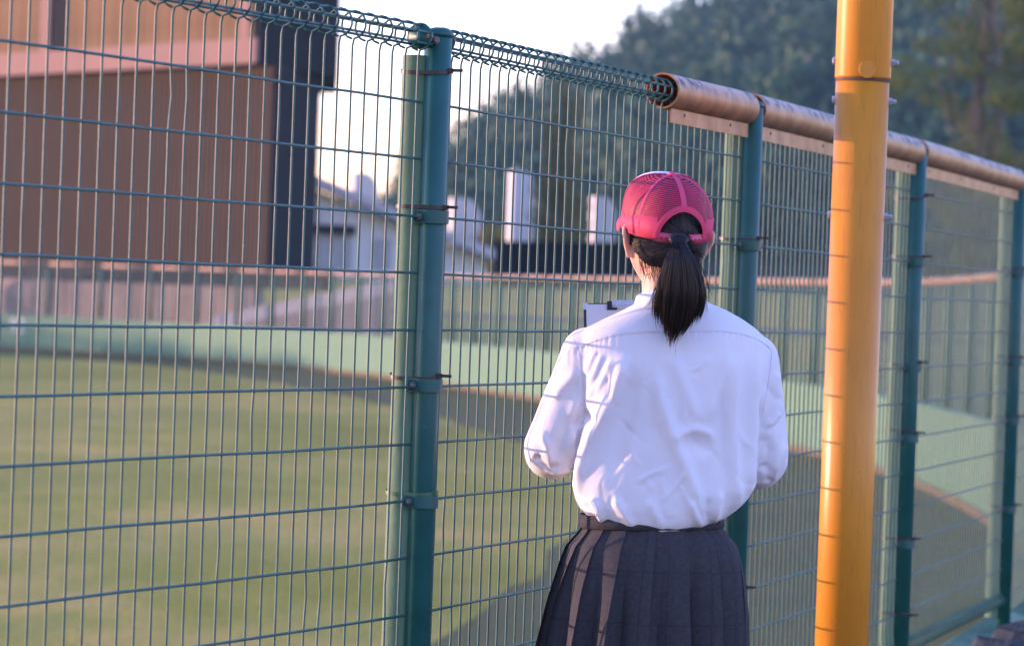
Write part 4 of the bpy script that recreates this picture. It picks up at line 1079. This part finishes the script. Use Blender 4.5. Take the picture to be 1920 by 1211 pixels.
# clean hollow where sleeve meets body
sme.vertices.foreach_set('co', V2.astype(np.float32).ravel()); sme.update(); sme.materials.append(Mt['shirt'])
shirt = link('shirt', sme, per)
bvh = BVHTree.FromPolygons([tuple(v) for v in V2], [tuple(p.vertices) for p in sme.polygons])
def on_shirt(x, y, lift=.0003):
    p = at(x, y, DP); org = Vector((0, 0, HC)); d = (p - org).normalized(); h = bvh.ray_cast(org, d)
    return (h[0] + h[1] * lift) if h[0] is not None else None
def seam(poly, r, name='seam'):
    P = [on_shirt(x, y) for x, y in [tuple(p[:2]) for p in smooth_path([(a, b, 0) for a, b in poly], 10)]]; P = [p for p in P if p is not None and abs(p.y - DP) < .3]
    mm = MB(); mm.tube(P, r, 5); return mm.build(name, Mt['thread'], shirt)
seam([(1088, 650), (1110, 641), (1148, 630), (1198, 623), (1230, 622), (1292, 621), (1352, 621), (1393, 627), (1424, 638), (1446, 655)], .0006)
seam([(1074, 634), (1084, 655), (1090, 690), (1095, 730), (1097, 765), (1094, 795)], .00045)
seam([(1447, 656), (1444, 690), (1438, 730), (1430, 775)], .0006)
# collar: stand plus turned-down leaf
cc = PX(1257, 575, .004); rows = []
for (dr, zf) in ((-.003, -.032), (-.002, 0.), (.002, .003), (.007, 0.), (.012, -.020), (.017, -.037), (.015, -.038), (.006, -.010), (.001, -.034)):
    row = []
    for k in range(48):
        a = 2 * math.pi * k / 48; bkf = .5 - .5 * math.sin(a)       # 1 at the back (camera side)
        ztop = at(1257, 546, DP).z - .030 * (1 - bkf) ** 1.2
        row.append(Vector((cc.x + math.cos(a) * (.0595 + dr), cc.y + math.sin(a) * (.056 + dr), ztop + zf * (.8 + .4 * (1 - bkf)))))
    rows.append(row)
mm = MB(); mm.grid(rows, closed=True); mm.build('collar', Mt['shirt'], shirt)
# cuffs
for E_, Wt in ((EL, WL), (ER, WR)):
    a = E_.lerp(Wt, .86); b = E_.lerp(Wt, .99); mm = MB(); mm.tube([a, a.lerp(b, .5), b, b], [.036, .035, .034, .026], 20); mm.build('cuff', Mt['shirt'], shirt)

# --- skirt
NP = 17; NT_ = NP * 14
zW = PX(1222, 984).z; zH = .43
# silhouettes: (photo row, left, right, back, front)
SK = [(984, 1092, 1352, .098, .09), (1000, 1080, 1362, .106, .097), (1020, 1062, 1380, .118, .107), (1050, 1050, 1388, .128, .115), (1085, 1040, 1393, .135, .132), (1150, 1025, 1396, .145, .146), (1211, 1012, 1397, .153, .158), (1330, 985, 1408, .172, .178), (1500, 950, 1425, .198, .20)]
ys = np.concatenate([np.linspace(984, 1050, 14), np.linspace(1058, 1500, 34)])
rows = []; uvr = []
for y in ys:
    xl, xr, b_, f_ = [np.interp(y, [s[0] for s in SK], [s[q] for s in SK]) for q in (1, 2, 3, 4)]
    dep = .006 + .036 * float(sstep(984, 1230, y)) + .006 * float(sstep(1230, 1500, y)); row = []; uv_ = []
    for k in range(NT_):
        a = 2 * math.pi * k / NT_; c = (xl + xr) / 2; hw = (xr - xl) / 2 
        idx_ = int(k // 14); p = (k % 14) / 14
        # pleat: rises to the photo's right, then folds back under itself
        jit = .25 * math.sin(idx_ * 2.3) ; wv = .10 * noise.noise(Vector((idx_ * 1.7, y * .006, 0)))
        if p < .80: h_ = p / .80; sh = 0
        elif p < .93: h_ = 1 - (p - .80) / .13 * .25; sh = -(p - .80) / .13 * .34
        else: h_ = .75 - (p - .93) / .07 * .75; sh = -.34 + (p - .93) / .07 * .05
        da = (2 * math.pi / NP) * (sh * (1) + wv)
        # a grows counter-clockwise; back (camera) side is a in (pi, 2pi), where x grows with a
        aa = a + da; ca, sa = math.cos(aa), math.sin(aa); e = 2.15
        fx = math.copysign(abs(ca) ** (2 / e), ca); fy = math.copysign(abs(sa) ** (2 / e), sa)
        base = PX(c + hw * fx, y, fy * (f_ if fy > 0 else b_))
        ctr = PX(c, y, 0); rd = (base - ctr); rd.z = 0; rl = rd.length; rd.normalize()
        row.append(base + rd * (dep * (h_ - .68) * (1 + jit) + .003 * noise.noise(Vector((math.cos(a) * 3, math.sin(a) * 3, y * .012)))))
        uv_.append((a * .21, base.z))
    rows.append(row); uvr.append(uv_)
mm = MB(); mm.grid(rows, closed=True, smooth=True); skm = mm.mesh('skirt', Mt['skirt'])
ul = skm.uv_layers.new(name='UVMap'); flat = [q for r_ in uvr for q in r_]
uvs = np.array([flat[l.vertex_index] for l in skm.loops], np.float32); ul.data.foreach_set('uv', uvs.ravel())
skm.set_sharp_from_angle(angle=R(50)) if hasattr(skm, 'set_sharp_from_angle') else None
skirt = link('skirt', skm, per)
rows = []
for y, g_ in ((962, 0.), (962, .004), (986, .0055), (988, .001)):
    rows.append([p + (Vector((p.x - PX(1222, 984).x, p.y - DP, 0)).normalized() * g_) for p in ring_pts(1089, 1354, y, .0985, .091, 64, 2.2)])
mm = MB(); mm.grid(rows, closed=True); wb = mm.build('waistband', Mt['skirt'], skirt)
for x_ in (1104, 1342):
    fx = (x_ - 1221.5) / 132.5; dy = -.104 * (max(0, 1 - abs(fx) ** 2.2)) ** (1 / 2.2)
    q = PX(x_, 975, dy - .003); mm = MB(); mm.box(q, .009, .006, .026, math.atan2(fx * .3, 1) ); mm.build('belt_loop', Mt['skirt'], wb)

# --- socks and shoes (below the frame)
for sg, an, kn in ((-1, -.075, -.082), (1, .085, .085)):
    ak = Vector((PB.x + an, PB.y - .005, .085)); kp_ = Vector((PB.x + kn, PB.y + .015, .455))
    mm = MB(); P = [ak + Vector((0, 0, -.02)), ak + Vector((0, 0, .02)), kp_.lerp(ak, .7), kp_.lerp(ak, .45) + Vector((0, -.008, 0)), kp_.lerp(ak, .32) + Vector((0, -.012, 0))]
    mm.tube(smooth_path(P, 5), list(np.interp(np.linspace(0, 1, 21), [0, .25, .5, .75, 1], [.039, .038, .043, .054, .058])), 20, caps=False); mm.build('sock', Mt['sock'], per)
    mm = MB(); rows = []
    for t, w_, h_ in ((-.07, .012, .03), (-.062, .03, .06), (-.03, .036, .075), (.02, .036, .07), (.07, .042, .058), (.12, .045, .046), (.155, .036, .036), (.175, .012, .02)):
        rows.append([ak + Vector((sg * .01 * (t + .05) * 5 + w_ * math.cos(a), t + .015, -.085 + max(.0, .5 * h_ + .5 * h_ * math.sin(a) * 1.05))) for a in np.linspace(0, 2 * math.pi, 20, endpoint=False)])
    mm.grid(rows, closed=True); mm.add(rows[0], [tuple(range(20))]); mm.add(rows[-1], [tuple(reversed(range(20)))]); mm.build('shoe', Mt['shoe'], per)

# --- hair: shell under the cap, combed strands, ponytail
rows = []; NH, KH = 40, 72
def hairline(uy): return float(np.interp(uy, [-1, -.6, -.15, .15, .45, .8, 1], [-.46, -.40, -.10, .10, .12, .42, .5]))
mm = MB(); grid = []
for i in range(NH + 1):
    row = []
    for k in range(KH):
        an = 2 * math.pi * k / KH; uy_ = math.cos(an); zl = hairline(uy_); z_ = 1 - (1 - zl) * (i / NH); z_ = min(.9995, z_); s_ = math.sqrt(1 - z_ * z_)
        l = head_local((s_ * math.sin(an), s_ * math.cos(an), z_)); fall = 1.055 - .045 * float(sstep(.9, 1, i / NH))
        row.append(head_w(Vector((l.x * fall, l.y * fall, l.z * 1.04))))
    grid.append(row)
mm.grid(grid, closed=True); hair = mm.build('hair', Mt['hair'], per)
tie = PX(1268, 449, -.098)
def tube_np(P, r, V, F):
    """append a 3-sided strand"""
    n = len(P); off = len(V); 
    for i, p in enumerate(P):
        t = (P[min(i + 1, n - 1)] - P[max(i - 1, 0)]).normalized(); a = t.orthogonal().normalized(); b = t.cross(a); rr_ = r * (1 if i < n - 2 else (.6 if i == n - 2 else .15))
        for k in range(3): V.append(tuple(p + (a * math.cos(k * 2.094) + b * math.sin(k * 2.094)) * rr_))
    for i in range(n - 1):
        for k in range(3): F.append((off + i * 3 + k, off + i * 3 + (k + 1) % 3, off + i * 3 + 3 + (k + 1) % 3, off + i * 3 + 3 + k))
g = random.Random(4); V_s = []; F_s = []
for _ in range(1500):
    an = g.uniform(-math.pi, math.pi); an = math.pi + (an if g.random() < .5 else an * .55)
    uy_ = math.cos(an); zl = hairline(uy_); z_ = zl + (g.random() ** 2.0) * (.75 - zl) ; s_ = math.sqrt(max(0, 1 - z_ * z_))
    d0 = Vector((s_ * math.sin(an), s_ * math.cos(an), z_)).normalized()
    d1 = Vector((.12 + g.gauss(0, .05), -1, .02 + g.gauss(0, .05))).normalized(); P = []
    lift = g.uniform(1.05, 1.085)
    for j in range(9):
        t = j / 8; dd = d0.lerp(d1, t).normalized(); dd = (dd + Vector((0, 0, -.10 * math.sin(math.pi * t) * (1 if d0.z < .1 else 0)))).normalized(); l = head_local(dd); P.append(head_w(Vector((l.x * lift, l.y * lift, l.z * 1.04))))
    P[-1] = tie + Vector((g.gauss(0, .006), .008, g.gauss(0, .006))); tube_np(P, g.uniform(.0006, .0012), V_s, F_s)
st = npmesh('combed_strands', V_s, F_s, Mt['hair'], True); so_ = link('combed_strands', st, hair); so_['kind'] = 'stuff'
V_s = []; F_s = []
YC = [440, 450, 466, 485, 512, 545, 580, 608, 640]; XC = [1268, 1268, 1268, 1270, 1271, 1272, 1270, 1266, 1256]; HWW = [11, 11, 17, 29, 39, 47, 49, 43, 22]
DYc = [-.086, -.103, -.124, -.132, -.132, -.130, -.124, -.118, -.112]
for _ in range(3600):
    rr_ = math.sqrt(g.random()); th = g.uniform(0, 6.283); a, b = rr_ * math.cos(th), rr_ * math.sin(th)
    stray = g.random() < .06
    ye = float(np.interp(a, [-1, -.6, -.25, 0, .35, .6, .8, 1], [596, 618, 640, 639, 628, 608, 600, 584])) + g.gauss(-9, 10) - (g.random() ** 2) * 38
    ph = g.uniform(0, 6.28); wa = g.uniform(0, .03) + (.12 if stray else 0); P = []
    clump = .06 * math.sin(a * 17 + 1.0); 
    for j in range(13):
        t = j / 12; y = 440 + (ye - 440) * t
        x = np.interp(y, YC, XC) + (a + clump * t + wa * math.sin(ph + t * 5) * t) * np.interp(y, YC, HWW)
        if stray: x += math.copysign(7 * t * t, a)
        P.append(PX(x, y, float(np.interp(y, YC, DYc)) + b * float(np.interp(y, [450, 480, 560, 640], [.009, .016, .021, .013]))))
    tube_np(P, g.uniform(.0003, .0008), V_s, F_s)
# wispy hairs at the nape
for _ in range(60):
    x0 = g.uniform(1196, 1240); y0 = g.uniform(478, 492); P = []
    for j in range(7):
        t = j / 6; P.append(PX(x0 + g.uniform(-1, 1) + 6 * t * g.uniform(-1, 1) + 10 * t, y0 + t * g.uniform(25, 55), -.056 + .004 * t))
    tube_np(P, .00035, V_s, F_s)
pt = npmesh('ponytail', V_s, F_s, Mt['hair'], True); po = link('ponytail', pt, hair); po['kind'] = 'stuff'
mm = MB(); mm.tube([tie + Vector((.0135 * math.cos(a), -.004 + .0085 * math.sin(a), -.001 + -.0095 * math.sin(a) * -1 * .9 )) for a in np.linspace(0, 6.283, 24, endpoint=False)], .0055, 8, closed=True); mm.build('hair_tie', Mt['elastic'], hair)

# --- cap
CT = R(12.5); Cc = PX(1250, 432, .018); CH = .110; CRX, CRY = .0855, .101
cf = fwd * math.cos(CT) + upv * math.sin(CT); cu = upv * math.cos(CT) - fwd * math.sin(CT)      # cap axes, tipped back
def cap_pt(phi, t, g_=0.0):
    """phi 0 = front, grows to the wearer's right; t 0 rim .. 1 button"""
    r_ = max(0, 1 - t ** 2.7) ** (1 / 2.05)
    fr = max(0, math.cos(phi)); h = CH; ez = .026 * fr ** .6 * math.sin(math.pi * min(1, max(0, t)) ** .9)
    rxx = CRX + g_; ryy = CRY + g_
    scal = 1 + .02 * math.sin(t * 3.14)
    # panels bulge slightly between the six seams
    bl = 1 + .012 * abs(math.sin(3 * phi)) * math.sin(math.pi * min(1, t + .1))
    return Cc + rgt * (rxx * r_ * math.sin(phi) * scal * bl) + cf * (ryy * r_ * math.cos(phi) * scal * bl) + cu * (h * t + ez + g_ * t)
AW = R(34)
def arch(phi):
    d = abs((phi - math.pi + math.pi) % (2 * math.pi) - math.pi)
    return .56 * math.sqrt(max(0, 1 - (d / AW) ** 2)) if d < AW else 0.
def panel(p0, p1, n, mat, name, parent, g_=0., t0=None, t1=1.0, nt_=26):
    mm = MB(); rows = []; uv = []
    for i in range(nt_ + 1):
        row = []
        for k in range(n + 1):
            ph = p0 + (p1 - p0) * k / n; lo = max(arch(ph), t0 or 0); t = lo + (t1 - lo) * i / nt_
            row.append(cap_pt(ph, t, g_)); uv.append((ph, t))
        rows.append(row)
    mm.grid(rows); me = mm.mesh(name, mat); l = me.uv_layers.new(name='UVMap')
    l.data.foreach_set('uv', np.array([uv[q.vertex_index] for q in me.loops], np.float32).ravel())
    return link(name, me, parent)
cap = panel(R(-62), R(62), 40, Mt['capwhite'], 'cap', per); cap['label'] = 'pink trucker cap with white front panel'
for k in range(4):
    a0 = 62 + k * 59; panel(R(a0), R(a0 + 59), 30, Mt['capmesh'], 'mesh_panel', cap)
# solid band round the rim (outside the opening)
mm = MB(); rows = [[], [], [], []]
for ph in np.linspace(math.pi + AW * .99 - 2 * math.pi, math.pi - AW * .99, 90):
    wd_ = .20 + .17 * float(sstep(1.2, 2.45, abs(ph)))
    for r_, (t, g_) in zip(rows, ((-.02, -.001), (-.02, .0016), (wd_, .0016), (wd_ + .005, 0.))): r_.append(cap_pt(ph, max(0, t), g_) - cu * (.002 if t < 0 else 0))
mm.grid(rows); mm.build('rim_band', Mt['pink'], cap)
# seam tapes and arch binding
def tape(pts, w_, name, mat=Mt['pinkseam']):
    mm = MB(); rows = [[], [], []]
    for i, (p, n_) in enumerate(pts):
        t_ = (pts[min(i + 1, len(pts) - 1)][0] - pts[max(i - 1, 0)][0]).normalized(); s_ = t_.cross(n_).normalized()
        rows[0].append(p - s_ * w_); rows[1].append(p + n_ * .0014); rows[2].append(p + s_ * w_)
    mm.grid(rows); return mm.build(name, mat, cap)
def cnorm(ph, t):
    p = cap_pt(ph, t); return (cap_pt(ph, t, .01) - p).normalized() if t < .97 else cu
for ad in (62, 121, 180, 239, 298):
    ph = R(ad); tape([(cap_pt(ph, t, .0006), ((cap_pt(ph, t) - Cc).normalized())) for t in np.linspace(arch(ph) + .0, .995, 22)], .0052 if ad == 180 else .0032, 'seam_tape')
tape([(cap_pt(math.pi + x * AW * .999, arch(math.pi + x * AW * .999), .001), (cap_pt(math.pi + x * AW, .3) - Cc).normalized()) for x in np.sin(np.linspace(-math.pi / 2, math.pi / 2, 40))], .006, 'arch_binding', Mt['pink'])
mm = MB(); mm.lathe([(.0085, -.002), (.0085, .001), (.007, .0035), (.004, .005), (.0005, .0055)], cap_pt(0, 1.0) , 20, cu); mm.build('button', Mt['pinkseam'], cap)
# snap strap in two overlapping halves with holes and studs
mm = MB(); rows = [[], [], [], []]; sp_ = []
for x in np.linspace(-1.08, 1.08, 24):
    ph = math.pi + x * AW
    p = cap_pt(ph, 0, -.0012); sp_.append(p); o2 = (p - Cc).normalized() * .0014
    for r_, (h_, q) in zip(rows, ((-.004, 0), (-.004, 1), (.014, 1), (.014, 0))): r_.append(p + cu * h_ + o2 * q)
mm.grid(rows); strap = mm.build('strap', Mt['pinkstrap'], cap)
mm = MB()
for j in (3, 5, 7, 9): 
    p = sp_[j] + cu * .005; mm.lathe([(.0016, 0), (.0012, .0018), (.0002, .002)], p + (p - Cc).normalized() * .0016, 8, (p - Cc)); 
mm.build('studs', M_plain('stud_pink', (.75, .3, .35), .4), strap)
mm = MB()
for j in (14, 16, 18, 20):
    p = sp_[j] + cu * .005; mm.lathe([(.0017, 0), (.0016, .0003)], p + (p - Cc).normalized() * .0015, 8, (p - Cc))
mm.build('holes', M_plain('hole_dark', (.15, .01, .03), .6), strap)
# brim
mm = MB(); rows_t = []; rows_b = []
for i in range(9):
    s_ = i / 8; rt = []; rb = []
    for k in range(29):
        ph = R(-68 + 136 * k / 28); p = cap_pt(ph, .02); ext = .068 * s_ * (max(0, math.cos(ph * 1.22))) ** .6
        q = p + cf * ext + cu * (-.016 * (abs(ph) / R(68)) ** 2 * s_ * 1.0 + .002 - .006 * s_)
        rt.append(q + cu * .0015); rb.append(q - cu * .0015)
    rows_t.append(rt); rows_b.append(rb)
mm.grid(rows_t); mm.grid(rows_b[::-1]); mm.grid([rows_t[-1], rows_b[-1]]); mm.build('brim', Mt['pink'], cap)

# ------------------------------------------------------------------ clipboard
cb_ = thing('clipboard', tuple(BP(bw / 2, bh)), 'black edged clipboard with white paper and metal corner, held by the person', 'clipboard')
def bslab(u0, u1, v0, v1, h0, h1, mat, name, parent, bev=.0):
    mm = MB(); pts = [(u0, v0), (u1, v0), (u1, v1), (u0, v1)]
    if bev: pts = [(u0, v0 + bev), (u0 + bev, v0), (u1 - bev, v0), (u1, v0 + bev), (u1, v1 - bev), (u1 - bev, v1), (u0 + bev, v1), (u0, v1 - bev)]
    mm.prism([BP(u, v, h0) for u, v in pts], bnb * (h1 - h0)); return mm.build(name, mat, parent)
brd = bslab(0, bw, 0, bh, -.0025, .0025, M_plain('board_black', (.015, .015, .018), .4), 'board', cb_, .006)
bslab(.0055, bw - .006, .003, bh - .008, .0027, .0040, Mt['white'], 'paper', cb_)
bslab(-.0006, .009, -.0006, .014, -.0031, .0031, Mt['steel'], 'corner', brd); bslab(bw - .009, bw + .0006, -.0006, .014, -.0031, .0031, Mt['steel'], 'corner', brd)
clp = bslab(bw / 2 - .062, bw / 2 + .062, -.004, .007, .0042, .0075, Mt['steel'], 'clip', cb_, .003)
bslab(bw / 2 - .068, bw / 2 - .058, -.002, .016, .0042, .0085, M_plain('clip_black', (.01, .01, .012), .4), 'clip_jaw', clp); bslab(bw / 2 - .060, bw / 2 - .048, .012, .016, .0042, .0085, M_plain('clip_black2', (.01, .01, .012), .4), 'clip_foot', clp)
mm = MB(); mm.tube([BP(bw / 2 - .05, .013, .0055), BP(bw / 2 - .02, .013, .0055), BP(bw / 2, .009, .008), BP(bw / 2 + .02, .013, .0055), BP(bw / 2 + .05, .013, .0055)], .0011, 6); mm.build('clip_wire', Mt['steel'], clp)

# the figure stands close by the fence: real size about 1.54 m
K_ = .94
for ob in (per, cb_):
    p = Vector(ob.location); ob.scale = (K_, K_, K_); ob.location = (p.x * K_, p.y * K_, GND + p.z * K_)
